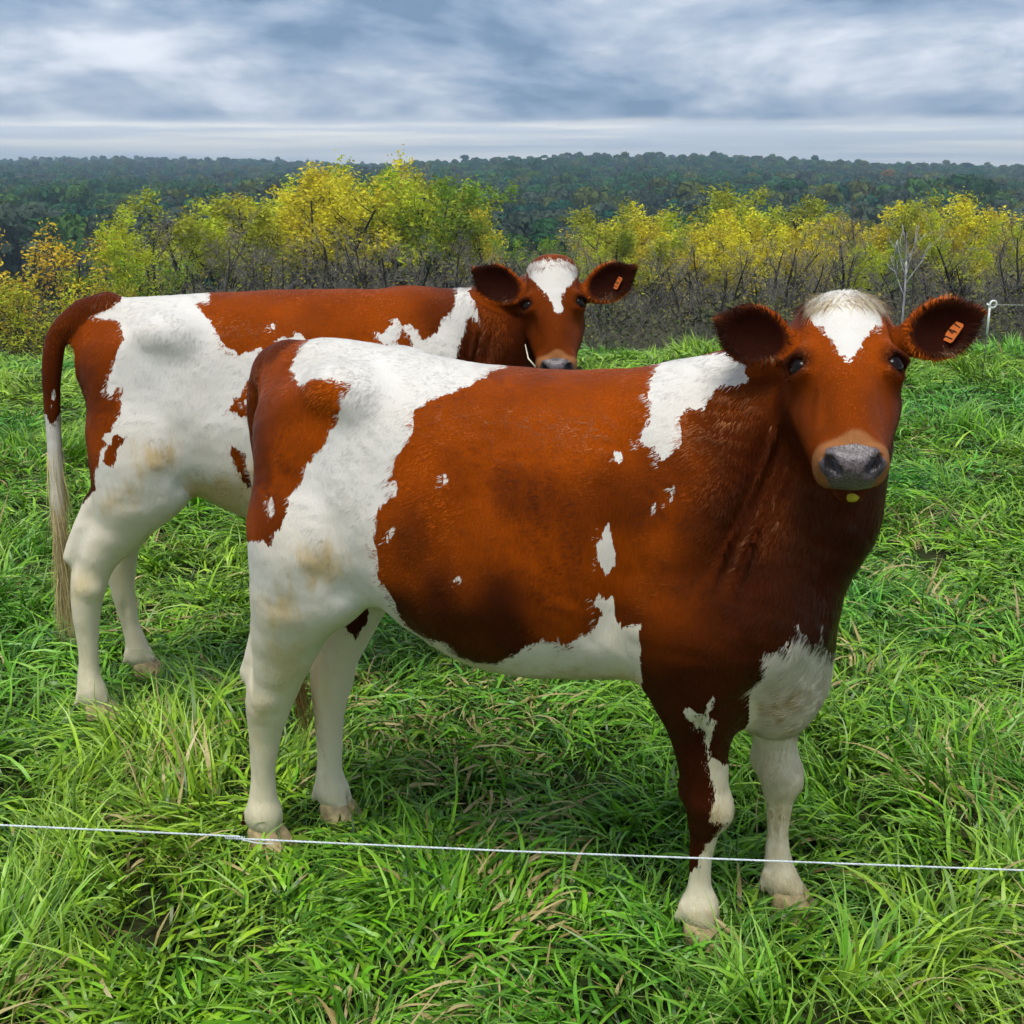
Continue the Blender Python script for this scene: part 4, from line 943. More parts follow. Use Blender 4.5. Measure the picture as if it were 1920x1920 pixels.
# ------------------------------------------------------------------ the cows as objects
def coat_material(name, red, dark):
    m, N = new_mat(name)
    tc = N.add('ShaderNodeTexCoord'); P = tc.outputs['Object']
    white = N.attr('white'); tan = N.attr('tan'); nose = N.attr('nose'); drk = N.attr('dark'); dirt = N.attr('dirt')
    # hair direction: streaks run back and down
    fine = N.noise(N.scale(P, (60, 60, 16), rot=(0, .5, 0)), 3.2, 3., .6)
    mid = N.noise(N.scale(P, (30, 30, 10), rot=(0, .5, 0)), 1.3, 3., .55)
    edge = N.math('ADD', N.math('MULTIPLY', N.math('SUBTRACT', mid, .5), .030), N.math('MULTIPLY', N.math('SUBTRACT', fine, .5), .018))
    wm = N.ramp(N.math('ADD', white, edge), -.0012, .0012)
    big = N.noise(P, 5., 3., .55)
    streak = N.noise(N.scale(P, (90, 90, 14), rot=(0, .6, 0)), 3., 2., .6)
    redc = N.mix(N.ramp(big, .3, .72), rgb(*[c*.72 for c in red]), rgb(*[c*1.25 for c in red]))
    redc = N.mix(N.ramp(streak, .35, .7, 0, .35), redc, rgb(*[c*.45 for c in red]))
    redc = N.mix(N.math('MULTIPLY', drk, 1.0, clamp=True), redc, rgb(*dark))
    wc = N.mix(N.ramp(big, .35, .7), rgb(.62, .58, .51), rgb(.69, .66, .60))
    wc = N.mix(N.ramp(N.math('ADD', dirt, N.math('MULTIPLY', N.math('SUBTRACT', mid, .5), .12)), -.035, .045, 0, .8), wc, rgb(.50, .34, .13))
    zz = N.add('ShaderNodeSeparateXYZ', inp={0: P}).outputs[2]
    stain_and_bounce = N.ramp(N.math('ADD', zz, N.math('MULTIPLY', N.math('SUBTRACT', big, .5), .5)), 1.0, .35, 0, .65)  # cream towards the feet: staining plus grass bounce painted in
    wc = N.mix(stain_and_bounce, wc, rgb(.74, .63, .38))
    col = N.mix(wm, redc, wc)
    col = N.mix(N.math('MULTIPLY', tan, 1., clamp=True), col, rgb(.30, .125, .045))
    nz = N.noise(P, 260., 2., .5)
    nosec = N.mix(N.ramp(nz, .4, .62), rgb(.062, .046, .046), rgb(.135, .108, .110))
    nosec = N.mix(N.attr('nostril'), nosec, rgb(.008, .005, .005))
    nm = N.ramp(nose, .35, .65)
    col = N.mix(nm, col, nosec)
    bump = N.add('ShaderNodeBump', inp={'Strength': .35, 'Distance': .004, 'Height': N.math('ADD', streak, N.math('MULTIPLY', fine, .6))})
    rough = N.math('MULTIPLY_ADD', nm, -.27, .62)
    p = N.add('ShaderNodeBsdfPrincipled', inp={'Base Color': col, 'Roughness': rough, 'Specular IOR Level': N.math('MULTIPLY_ADD', nm, .38, .10),
              'Normal': bump.outputs[0], 'Specular Tint': N.mix(nm, col, rgb(1, 1, 1))})
    surf(N, p.outputs[0])
    return m

def smoothstep(x, a, b):
    t = np.clip((x-a)/(b-a), 0, 1); return t*t*(3-2*t)

def coat_values(P, reg, marks, o, M, w):
    """marking distances (metres, positive inside) at surface points"""
    white = np.full(len(P), -.3); dirt = np.full(len(P), -.3)
    for (kind, regs, ux, uz, poly) in marks:
        s = np.isin(reg, regs)
        if not s.any(): continue
        sd = np.full(len(P), -.3)
        sd[s] = poly_sd(np.stack([P[s] @ np.array(ux), P[s] @ np.array(uz)], 1), poly)
        if kind == 'white': white = np.maximum(white, sd)
        elif kind == 'brown': white = np.minimum(white, -sd)
        else: dirt = np.maximum(dirt, sd)
    q = (P-o) @ M.T/w
    a, d, n = q.T
    hd = (reg == REG_HEAD)
    # muzzle: pale ring around a dark nose pad
    wob = .004*np.sin(a*90+1.)+.003*np.sin(d*140+a*60)
    tan = smoothstep(d+n*.10-.10*np.abs(a)+wob, .174, .190)*.9*hd*smoothstep(n, -.112, -.098)
    wid = .046-.010*smoothstep(-n, .03, .09)
    nose = smoothstep(np.minimum(np.minimum(d+n*.55-.201, wid-np.abs(a)), n+.094)+wob*.4, -.003, .006)*hd
    return white, dirt, tan, nose

def dark_hair_and_shade(P, reg, q, face):
    """darker hair on neck, chest and legs; lower ribs and jaw add painted shade: 0 red .. 1 mahogany"""
    x, y, z = P.T
    wob = (vnoise(x+y, z, .17, 91)-.5)*.30+(vnoise(x-y, z, .07, 92)-.5)*.12
    neck = smoothstep(x+wob*.6, .32, .56)*(1-.40*smoothstep(z, 1.12, 1.28))*.86
    low = smoothstep(z+wob, .96, .68)*.90  # dark leg hair, and shade painted on belly and lower ribs
    rib = np.clip(vnoise(x*1.1+y, z, .13, 93)*1.8-.9, 0, .5)*smoothstep(z, 1.26, 1.08)
    rump = smoothstep(-x+wob*.3, .50, .60)*smoothstep(z, 1.10, .85)*.5
    d = np.maximum.reduce([neck, low, rib, rump])
    hd = reg == REG_HEAD
    side = smoothstep(np.abs(q[:, 0])+.25*np.maximum(-q[:, 2]-.03, 0), .050, .095)*.55*(q[:, 1] > -.03)
    under = smoothstep(-q[:, 2], .085, .115)*.8  # shade under the jaw put into the coat colour
    d = np.where(hd, np.maximum.reduce([side, under, np.full(len(x), face)]), d)
    d = np.where(reg == REG_TAIL, .55+.3*face, d)
    return np.where(reg == REG_EAR, .25, d)

def build_cow(name, c, marks, loc, heading, mat, h, label, face=0.):
    root = empty(name, loc, math.radians(heading))
    tag(root, label, 'cow', 'cows in the pasture')
    S, o, M, w = cow_solid(c)
    V, F = S.mesh((-.80, -.36, .0), (1.16, .40, 1.62), h)
    # skin is never perfectly smooth: faint lumps and veins, a millimetre or two
    fn = np.cross(V[F[:, 2]]-V[F[:, 0]], V[F[:, 3]]-V[F[:, 1]]); vn = np.zeros_like(V)
    for k in range(4): np.add.at(vn, F[:, k], fn)
    vn = unit_rows(vn)
    V = V+vn*((vnoise(V[:, 0]+V[:, 1]*.8, V[:, 2]-V[:, 1]*.5, .055, 81)-.5)*.0042+(vnoise(V[:, 0]-V[:, 1]*.6, V[:, 2]*1.1+V[:, 1], .024, 82)-.5)*.0016)[:, None]
    reg = S.regions(V)
    white, dirt, tan, nose = coat_values(V, reg, marks, o, M, w)
    me = mesh_from('body', V, F)
    dark = dark_hair_and_shade(V, reg, (V-o) @ M.T/w, face)
    for (ctr, ax, up, ln, ht, dp) in c['ears']:
        ax = unit(ax); up = unit(np.array(up)-ax*(np.array(up)@ax)); nz = np.cross(ax, up); nz *= np.sign(nz@M[2]+1e-9)
        q = V-np.array(ctr)
        r = np.sqrt(((q@ax-ln*.06)/(ln*.95))**2+((q@up)/(ht*.9))**2)
        dark = np.maximum(dark, smoothstep(r, 1.06, .86)*(q@nz > -.012)*(reg == REG_EAR))
    q = (V-o) @ M.T/w
    for s in (-1, 1):                                                          # dark skin around the eyes
        r = np.linalg.norm((q-np.array([.088*s, 0, -.036]))*np.array([1, 1.25, .8]), axis=1)
        dark = np.maximum(dark, .9*smoothstep(r, .050, .022)*(reg == REG_HEAD))
        r = np.linalg.norm(q-np.array([.036*s, .238, -.024]), axis=1)
        nose = np.maximum(nose, smoothstep(r, .027, .018)*(reg == REG_HEAD)); nostril = smoothstep(r, .024, .012)*(reg == REG_HEAD) if s < 0 else np.maximum(nostril, smoothstep(r, .024, .012)*(reg == REG_HEAD))
    add_attr(me, 'white', white); add_attr(me, 'dirt', dirt); add_attr(me, 'tan', tan); add_attr(me, 'nose', nose); add_attr(me, 'dark', dark); add_attr(me, 'nostril', nostril)
    link('body', me, mat, root)
    return root, S, V, F, reg, (o, M, w)

RED = (.245, .043, .0018)
MAHOGANY = (.022, .0050, .0026)
coat = coat_material('red_and_white_coat', RED, MAHOGANY)
def strand_mesh(root, D, nrm, L, W, bend, seg=1):
    """tapering hair blades: root points, direction, surface normal, length, width; bend pulls them towards `bend` (a vector)"""
    n = len(root); D = D/np.linalg.norm(D, axis=1)[:, None]
    S = np.cross(D, nrm); S /= np.linalg.norm(S, axis=1)[:, None]+1e-9
    P = [root]; d = D
    for k in range(seg):
        P.append(P[-1]+d*(L/seg)[:, None]); d = d+bend*(1./seg); d = d/np.linalg.norm(d, axis=1)[:, None]
    if seg == 1:
        V = np.stack([root-S*W[:, None]/2, root+S*W[:, None]/2, P[1]], 1).reshape(-1, 3)
        return V, np.arange(3*n).reshape(-1, 3), 3
    rows = []
    for k, p in enumerate(P):
        w = W*(1-.9*k/seg); rows += [p-S*w[:, None]/2, p+S*w[:, None]/2]
    V = np.stack(rows, 1).reshape(-1, 3); m = 2*(seg+1)
    b = (np.arange(n)[:, None]*m+np.arange(seg)[None]*2).ravel()
    T = np.concatenate([np.stack([b, b+1, b+3], 1), np.stack([b, b+3, b+2], 1)])
    return V, T, m

def hair_material(name):
    """colour and gloss of single hairs; col is the hair's colour with painted light and shade"""
    m, N = new_mat(name)
    c = N.attr('col', 'Color')
    P = N.add('ShaderNodeTexCoord').outputs['Object']
    c2 = N.mix(N.ramp(N.noise(P, 40., 2.), .35, .65, 0, .08), c, rgb(.02, .008, .004))
    p = N.add('ShaderNodeBsdfPrincipled', inp={'Base Color': c2, 'Roughness': .36, 'Specular IOR Level': .55, 'Specular Tint': N.mix(.35, c2, rgb(1., .62, .30))})
    surf(N, p.outputs[0]); return m
hair_mat = hair_material('cow_hair')
eye_mat = plain('dark_wet_eye', (.008, .005, .004), .10, .14, .3, 60.)
hoof_mat = plain('horn_yellow_hoof', (.50, .375, .19), .42, .35, .45, 24.)
tag_mat = plain('orange_tag_plastic', (.62, .15, .025), .45, .4, .08, 40.)
ink_mat = plain('black_tag_print', (.012, .010, .010), .6, .2, .1, 40.)

def hair_colour(white, dirt, tan, dark, P, rs):
    """hair colour from the markings, with light and shade painted in"""
    n = len(P)
    low = vnoise(P[:, 0]*1.+P[:, 1]*.7, P[:, 2]*.8, .12, 61)*.6+vnoise(P[:, 0], P[:, 2]+P[:, 1], .05, 62)*.4
    low = smoothstep(low, .18, .80)
    red = np.array(RED)[None]*(.50+.95*low[:, None])*rs.uniform(.72, 1.28, (n, 1))
    red *= (.88+.50*smoothstep(P[:, 2]+(low-.5)*.10, .90, 1.18))[:, None]          # top light on the back, painted into the red hair
    red[:, 1] *= 1+.22*(low-.5)
    ragged = (vnoise(P[:, 0]*1.2+P[:, 2]*.5, P[:, 2]*.35, .010, 63)-.5)*.012+(vnoise(P[:, 0]+P[:, 2], P[:, 2]*.5, .028, 64)-.5)*.014
    w = (white+ragged+rs.normal(0, .0016, n)) > 0
    red = red*(1-dark[:, None])+np.array(MAHOGANY)[None]*dark[:, None]*rs.uniform(.5, 1.5, (n, 1))
    wh = np.array([.695, .665, .605])[None]*rs.uniform(.88, 1.08, (n, 1))
    dw = smoothstep(dirt+(vnoise(P[:, 0], P[:, 2]*.5, .012, 65)-.5)*.07+(vnoise(P[:, 0], P[:, 2], .03, 69)-.5)*.06+(vnoise(P[:, 0]+3, P[:, 2], .10, 66)-.5)*.06, -.02, .045)[:, None]*.8
    grime = (np.clip(vnoise(P[:, 0], P[:, 2]+P[:, 1], .16, 67)*1.6-.75, 0, 1)*np.clip((.72-P[:, 2])/.35, 0, .55))[:, None]
    grime = np.maximum(grime, (np.clip(vnoise(P[:, 0]+P[:, 1], P[:, 2], .06, 68)*1.5-.8, 0, 1)*np.clip((.60-P[:, 2])/.3, 0, .45))[:, None])
    wh = wh*np.array([1.02, .985, .90])[None]**(3.6*np.clip((1.0-P[:, 2])/.6, 0, 1))[:, None]       # lower hair creamier: staining plus painted bounce from the grass
    dw = np.maximum(dw, grime)
    wh = wh*(1-dw)+np.array([.36, .235, .075])[None]*dw
    c = np.where(w[:, None], wh, red)
    return c*(1-tan[:, None])+np.array([.31, .13, .048])[None]*tan[:, None]*rs.uniform(.75, 1.2, (n, 1))

def hoof_mesh():
    """two claws side by side, toes forward"""
    parts = []
    for s in (-1, 1):
        V = []; n = 16; a = np.arange(n)/n*2*math.pi
        for (z, rx, ry, cx, cy) in ((0., .060, .0255, .014, .0265), (.010, .061, .0260, .013, .0265), (.035, .052, .0250, .004, .0255), (.060, .043, .0225, -.006, .0235), (.072, .034, .018, -.009, .021)):
            x = np.cos(a); y = np.sin(a)
            px = cx+rx*np.where(x > 0, x*(1-.25*np.abs(y)), x*.8); py = s*cy+ry*np.sign(y)*np.abs(y)**.85-s*.004*np.maximum(x, 0)
            V.append(np.stack([px, py, np.full(n, z)], 1))
        V = np.concatenate(V); i, j = np.meshgrid(np.arange(4), np.arange(n), indexing='ij'); i = i.ravel(); j = j.ravel(); k = (j+1) % n
        parts.append((V, np.stack([i*n+j, i*n+k, (i+1)*n+k, (i+1)*n+j], 1)))
    V, F = join(parts)
    return mesh_from('hoof', V, F)
HOOF = hoof_mesh(); HOOF.materials.append(hoof_mat)

def sphere_mesh(name, r, n=20):
    a = np.linspace(0, math.pi, n//2+1); b = np.arange(n)/n*2*math.pi
    V = np.stack([np.outer(np.sin(a), np.cos(b)), np.outer(np.sin(a), np.sin(b)), np.outer(np.cos(a), np.ones(n))], -1).reshape(-1, 3)*r
    i, j = np.meshgrid(np.arange(n//2), np.arange(n), indexing='ij'); i = i.ravel(); j = j.ravel(); k = (j+1) % n
    return mesh_from(name, V, np.stack([i*n+j, (i+1)*n+j, (i+1)*n+k, i*n+k], 1))

def ear_axes(e, M):
    ctr, ax, up, ln, ht, dp = e
    ax = unit(ax); up = unit(np.array(up)-ax*(np.array(up)@ax)); nz = np.cross(ax, up); nz *= np.sign(nz@M[2]+1e-9)
    return np.array(ctr, float), ax, up, nz, ln, ht, dp

def ear_tag(root, e, M, digits, w):
    """a moulded tag seen edge-on in the ear, its number printed in black"""
    ctr, ax, up, nz, ln, ht, dp = ear_axes(e, M)
    s = 1 if ax@M[0] > 0 else -1
    X = unit(ax*.80+up*.62*1.0); Yv = unit(up*.78-ax*.60*1.0)                  # the line of figures climbs outwards
    Yv = unit(Yv-X*(Yv@X)); Yv = unit(Yv*.62-nz*.78); Yv = unit(Yv-X*(Yv@X)); Z = np.cross(X, Yv)
    if Z@nz < 0: Z = -Z
    c = ctr+ax*ln*.16-up*ht*.18+nz*.004
    hw, hh, th = .0205*w, .0165*w, .0010
    bm = bmesh.new()
    pts = [(-.75, 1.05), (-1, .75), (-1, -.8), (-.8, -1), (.8, -1), (1, -.8), (1, .75), (.75, 1.05), (.25, 1.5), (-.25, 1.5)]
    f = [bm.verts.new(Vector(c+X*hw*a+Yv*hh*b+Z*th)) for a, b in pts]; g = [bm.verts.new(Vector(c+X*hw*a+Yv*hh*b-Z*th)) for a, b in pts]
    bm.faces.new(f); bm.faces.new(g[::-1])
    for i in range(len(pts)):
        j = (i+1) % len(pts); bm.faces.new((f[i], g[i], g[j], f[j]))
    bmesh.ops.recalc_face_normals(bm, faces=bm.faces)
    me = bpy.data.meshes.new('ear_tag'); bm.to_mesh(me); bm.free()
    t = link('ear_tag', me, tag_mat, root); t['label'] = 'small orange ear tag with a black number'
    # figures as raised strokes
    seg = {'1': [[(.0, -1), (.0, 1), (-.45, .55)]], '4': [[(.35, -1), (.35, 1), (-.6, -.35), (.75, -.35)]], '7': [[(-.6, 1), (.6, 1), (-.1, -1)]],
           '8': [[(.0, .05), (-.5, .3), (-.5, .8), (0, 1), (.5, .8), (.5, .3), (0, .05), (-.6, -.25), (-.6, -.8), (0, -1), (.6, -.8), (.6, -.25), (0, .05)]],
           '3': [[(-.55, .8), (0, 1), (.5, .75), (.45, .3), (-.1, .08), (.5, -.2), (.55, -.75), (0, -1), (-.6, -.8)]]}
    parts = []
    for i, ch in enumerate(digits):
        ox = (i-(len(digits)-1)/2)*.62
        for st in seg[ch]:
            st = np.array(st)
            for a, b in zip(st[:-1], st[1:]):
                d = b-a; L = np.linalg.norm(d*np.array([.24*hw/hh, .62])); nrm = np.array([-d[1], d[0]]); nrm = nrm/np.linalg.norm(nrm)
                q = []
                for (p, k) in ((a, 1), (a, -1), (b, -1), (b, 1)):
                    e2 = p+d/np.linalg.norm(d)*(.10 if p is b else -.10)
                    u = ox+e2[0]*.24+nrm[0]*k*.058; v = -.12+e2[1]*.62+nrm[1]*k*.07
                    q.append(c+X*hw*u+Yv*hh*v+Z*(th+.0006))
                parts.append((np.array(q), np.array([[0, 1, 2, 3]])))
    V, F = join(parts)
    link('lettering', mesh_from('lettering', V, F, smooth=False), ink_mat, t)

def dress_cow(cow, c, marks, n_hair, digits, seed, switch_col, poll_white, face=0.):
    root, S, V, F, reg, (o, M, w) = cow
    rs = np.random.default_rng(seed)
    # eyes
    em = sphere_mesh('eyeball', .0215*w); em.materials.append(eye_mat)
    for s in (-1, 1):
        e = bpy.data.objects.new('eyeball', em); COL.objects.link(e); e.parent = root; e.location = Vector(o+w*(.0790*s*M[0]+.002*M[1]-.0415*M[2]))
    # hooves
    for leg in c['legs']:
        x, y, z, r = leg[-1]
        h = bpy.data.objects.new('hoof', HOOF); COL.objects.link(h); h.parent = root; h.location = (x+.004, y, 0.)
    # short coat
    A, B_, C_ = V[F[:, 0]], V[F[:, 1]], V[F[:, 2]]
    area = np.linalg.norm(np.cross(B_-A, C_-A), axis=1)
    freg = reg[F[:, 0]]
    dens = np.ones(len(F)); dens[freg == REG_HEAD] = 2.0; dens[freg == REG_EAR] = 1.6; dens[np.isin(freg, (1, 2, 3, 4))] = 1.25
    wgt = area*dens
    fi = rs.choice(len(F), n_hair, p=wgt/wgt.sum())
    u = rs.random((n_hair, 2)); Q = V[F[fi]]
    root_p = (Q[:, 0]*(1-u[:, :1])+Q[:, 1]*u[:, :1])*(1-u[:, 1:])+(Q[:, 3]*(1-u[:, :1])+Q[:, 2]*u[:, :1])*u[:, 1:]
    nrm = np.cross(Q[:, 2]-Q[:, 0], Q[:, 3]-Q[:, 1]); nrm /= np.linalg.norm(nrm, axis=1)[:, None]+1e-12
    rg = freg[fi]
    white, dirt, tan, nose = coat_values(root_p, rg, marks, o, M, w)
    q = (root_p-o) @ M.T/w
    dark = dark_hair_and_shade(root_p, rg, q, face); keep = nose < .3
    D = np.tile(np.array([-.85, 0, -.55]), (n_hair, 1))
    neck = smoothstep(root_p[:, 0], .40, .62)[:, None]
    D = D*(1-neck)+np.array([-.25, 0, -1.])*neck
    belly = smoothstep(root_p[:, 2], .75, .60)[:, None]*(rg == 0)[:, None]; D = D*(1-belly)+np.array([-1., 0, -.1])*belly
    leg = np.isin(rg, (1, 2, 3, 4)); lw = smoothstep(root_p[:, 2], .80, .62)[:, None]*leg[:, None]; D = D*(1-lw)+np.array([-.10, 0, -1.])*lw
    D[rg == REG_TAIL] = (0, 0, -1)
    L = np.full(n_hair, .017); L[leg] = .010
    L += .008*neck[:, 0]
    hd = rg == REG_HEAD
    wh = q-np.array([0, -.035, 0])
    fd = (wh[:, :1]*1.2)*M[0]+wh[:, 1:2]*M[1]
    D[hd] = fd[hd]+1e-6*M[1]; L[hd] = .009*w+.006*smoothstep(-q[hd, 1], .02, .12)
    for e in c['ears']:
        ctr, ax, up, nz, ln, ht, dp = ear_axes(e, M)
        k = root_p-ctr; s = (rg == REG_EAR) & (np.linalg.norm(k, axis=1) < .13)
        r = np.sqrt(((k@ax-ln*.06)/(ln*.95))**2+((k@up)/(ht*.9))**2)
        inner = smoothstep(r, 1.06, .88)*(k@nz > -.012)
        dark[s] = np.maximum(dark, inner)[s]
        rad = (k@ax)[:, None]*ax/ln**2+(k@up)[:, None]*up/ht**2
        rad /= np.linalg.norm(rad, axis=1)[:, None]+1e-9
        D[s] = (rad+.5*ax)[s]; rim = np.exp(-((r-1.0)/.16)**2)
        L[s] = (.006+.006*rim+.014*inner*rs.random(n_hair))[s]
        D[s] += (nz*.25*rim[:, None])[s]; dark[s] = np.maximum(dark-.9*rim*(r > .93), 0)[s]
    for s in (-1, 1):
        r = np.linalg.norm((q-np.array([.088*s, 0, -.036]))*np.array([1, 1.25, .8]), axis=1)
        keep &= ~((r < .020) & hd); dark = np.maximum(dark, .9*smoothstep(r, .050, .022)*hd)
        r = np.linalg.norm(q-np.array([.036*s, .238, -.024]), axis=1); keep &= ~((r < .029) & hd)
    keep &= ~((root_p[:, 2] < .05))
    # whorls and cowlicks: turn the flow a little
    tw = (vnoise(root_p[:, 0], root_p[:, 2], .16, 71)-.5)*.9+(vnoise(root_p[:, 0]+root_p[:, 1], root_p[:, 2], .045, 72)-.5)*.35+rs.normal(0, .09, n_hair)
    D = D-nrm*(D*nrm).sum(1)[:, None]; D /= np.linalg.norm(D, axis=1)[:, None]+1e-9
    side = np.cross(nrm, D); D = D*np.cos(tw)[:, None]+side*np.sin(tw)[:, None]
    liftv = .07+.05*rs.random(n_hair)+.04*neck[:, 0]
    D = D+nrm*liftv[:, None]
    L = L*rs.uniform(.6, 1.3, n_hair)
    col = hair_colour(white, dirt, tan, dark, root_p, rs)
    W = np.where(hd, .0014, .0019)*(1.15 if n_hair > 200000 else 1.5)
    k = keep
    HV, HT, m = strand_mesh(root_p[k]-nrm[k]*.001, D[k], nrm[k], L[k], W[k], -nrm[k]*.0)
    me = mesh_from('coat_hair', HV, HT, smooth=False); add_attr(me, 'col', np.repeat(col[k], m, 0))
    tag(link('coat_hair', me, hair_mat, root), kind='stuff')
    # longer hair: poll, ears, tail switch
    def tuft_hair(name, P0, Dir, Nn, Ln, Wd, colr, bend, seg=5):
        TV, TT, mm = strand_mesh(P0, Dir, Nn, Ln, Wd, bend, seg)
        me = mesh_from(name, TV, TT); add_attr(me, 'col', np.repeat(colr, mm, 0)); return tag(link(name, me, hair_mat, root), kind='stuff')
    top = np.flatnonzero((reg == REG_HEAD)); qv = (V-o) @ M.T/w
    top = top[(qv[top, 1] < -.108) & (qv[top, 2] > -.085) & (np.abs(qv[top, 0]) < .075)]
    pk = rs.choice(top, 1700 if poll_white > .5 else 500); P0 = V[pk]; qq = qv[pk]
    Nn = unit_rows(P0-(o+w*(-.06*M[1]-.09*M[2])))
    part = np.sign(qq[:, 0]+.008+rs.normal(0, .012, len(pk)))
    Dir = Nn*.26+M[0]*(part*rs.uniform(.25, 1.0, len(pk)))[:, None]+M[1]*rs.uniform(.2, 1.1, len(pk))[:, None]+rs.normal(0, .12, (len(pk), 3))
    iswh = (np.abs(qq[:, 0]-.005) < .062) & (rs.random(len(pk)) < poll_white)
    cc = np.where(iswh[:, None], np.array([.86, .72, .45])*rs.uniform(.85, 1.12, (len(pk), 1)), np.array(RED)*rs.uniform(.5, 1.2, (len(pk), 1)))
    tuft_hair('forelock', P0, Dir, Nn, w*rs.uniform(.018, .046, len(pk))*(1. if poll_white > .5 else .6), np.full(len(pk), .0013), cc, M[1]*.5-np.array([0, 0, .55])-Nn*.3)
    t = np.array(c['tail']); end = t[-1, :3]; n = 1300 if face else 420
    i = rs.integers(len(t)-4, len(t), n); P0 = t[i, :3]+rs.normal(0, .008, (n, 3))
    Dir = np.tile(unit(t[-1, :3]-t[-3, :3]), (n, 1))+rs.normal(0, .09, (n, 3))
    cc = np.array(switch_col)*rs.uniform(.6, 1.25, (n, 1))
    tuft_hair('tail_switch', P0, Dir, unit_rows(rs.normal(0, 1, (n, 3))), rs.uniform(.10, .24, n), np.full(n, .0026), cc, np.array([.16, 0, -.35]), 4)
    # eyelashes
    P0, Dr, Nn = [], [], []
    for s in (-1, 1):
        for t in np.linspace(-1, 1, 46):
            P0.append(o+w*((.086*s+.016*t*s)*M[0]+(-.0125+.005*t*t)*M[1]+(-.0225-.016*max(t, 0)-.004*t*t)*M[2])); Dr.append(M[0]*s*(.55+.45*t)+M[2]*(.75-.3*t)+M[1]*.30); Nn.append(M[1])
    P0 = np.array(P0); n = len(P0)
    tuft_hair('eyelashes', P0+rs.normal(0, .0008, P0.shape), np.array(Dr)+rs.normal(0, .12, P0.shape), np.array(Nn)+rs.normal(0, .2, P0.shape), w*rs.uniform(.010, .019, n), np.full(n, .0011), np.tile(np.array([.02, .010, .006]), (n, 1)), M[1]*.35, 3)
    ear_tag(root, c['ears'][1], M, digits, w)
    return root

near_cow = build_cow('dairy_cow', COW_1, MARKS_1, (0, 2.507, 0), -20.6, coat, .006, 'red and white cow standing nearest, right flank shown, orange tag on its ear')
dress_cow(near_cow, COW_1, MARKS_1, 300000, '147', 3, (.30, .19, .06), .9)
far_cow = build_cow('dairy_cow', COW_2, MARKS_2, (-.70, 3.60, 0), 10, coat, .007, 'red and white cow standing behind the nearest one, tail hanging down at left', .45)
dress_cow(far_cow, COW_2, MARKS_2, 170000, '183', 4, (.62, .50, .24), 0., .45)

# scraps caught on the cows
straw_mat = plain('pale_straw', (.72, .66, .50), .6, .2, .2, 50.)
def scrap(name, P, r, label, cat, mat, flat=1.0):
    V, F = tube(np.array(P), r, 5); me = mesh_from(name, V, F); tag(link(name, me, mat), label, cat)

o, M, w = near_cow[5]
def head_pt(cow, a, d, n):
    o, M, w = cow[5]; return np.array(cow[0].matrix_basis @ Vector(o+w*(a*M[0]+d*M[1]+n*M[2])))
lf = head_pt(near_cow, .002, .238, -.104)
leaf_y = plain('yellow_leaf', (.62, .55, .04), .6, .25, .2, 90.)
bm = bmesh.new()
ring = [(-.5, 0), (-.42, .45), (-.1, .62), (.25, .5), (.55, .1), (.4, -.35), (.05, -.6), (-.35, -.45)]
vs_ = [bm.verts.new(Vector(lf)+Vector((a*.022, -.010-.006*a*a, b*.014-.004))) for a, b in ring]; cvx = bm.verts.new(Vector(lf)+Vector((0, -.016, -.004)))
for i_ in range(8): bm.faces.new((vs_[i_], vs_[(i_+1) % 8], cvx))
bmesh.ops.solidify(bm, geom=bm.faces, thickness=.0012)
lm_ = bpy.data.meshes.new('yellow_leaf'); bm.to_mesh(lm_); bm.free()
tag(link('yellow_leaf', lm_, leaf_y), 'small yellow leaf stuck under the near cow\'s lower lip', 'leaf')
s0 = head_pt(far_cow, -.098, .105, -.095); s1 = head_pt(far_cow, -.060, .200, -.085)
mid_ = (s0+s1)/2+np.array([-.010, -.035, -.004])
scrap('straw', [s0+np.array([0, -.03, .0]), mid_, s1+np.array([0, -.03, 0])], [.0012, .0024, .0030], 'pale bent straw lying against the far cow\'s left cheek', 'straw', straw_mat)
FEET = []
for rt, c in ((near_cow[0], COW_1), (far_cow[0], COW_2)):
    a = rt.rotation_euler.z
    for leg in c['legs']:
        x, y = leg[-1][0]+.01, leg[-1][1]
        FEET.append((rt.location.x+x*math.cos(a)-y*math.sin(a), rt.location.y+x*math.sin(a)+y*math.cos(a)))
grow_grass(FEET)
# ------------------------------------------------------------------ electric fence
wire_mat = plain('white_polywire', (.62, .68, .68), .5, .4, .18, 90.)
post_white = plain('white_plastic_coating', (.86, .86, .84), .35, .45, .04, 20.)
steel = plain('dull_steel_rod', (.10, .095, .08), .6, .3, .2, 30., .3)

def twisted(path, r, strands=3, pitch=.022):
    """a wire laid up from several strands"""
    path = np.asarray(path, float); s = np.concatenate([[0], np.cumsum(np.linalg.norm(np.diff(path, axis=0), axis=1))])
    u = np.linspace(0, s[-1], max(60, int(s[-1]/pitch*7))); P = np.stack([np.interp(u, s, path[:, i]) for i in range(3)], 1)
    T = unit_rows(np.gradient(P, axis=0)); A = unit_rows(np.cross(T, [0, 0, 1.])); B = np.cross(T, A)
    out = []
    for k in range(strands):
        ph = u/pitch*2*math.pi+k*2*math.pi/strands
        out.append(tube(P+r*(np.cos(ph)[:, None]*A+np.sin(ph)[:, None]*B), r*.95, 5))
    return out

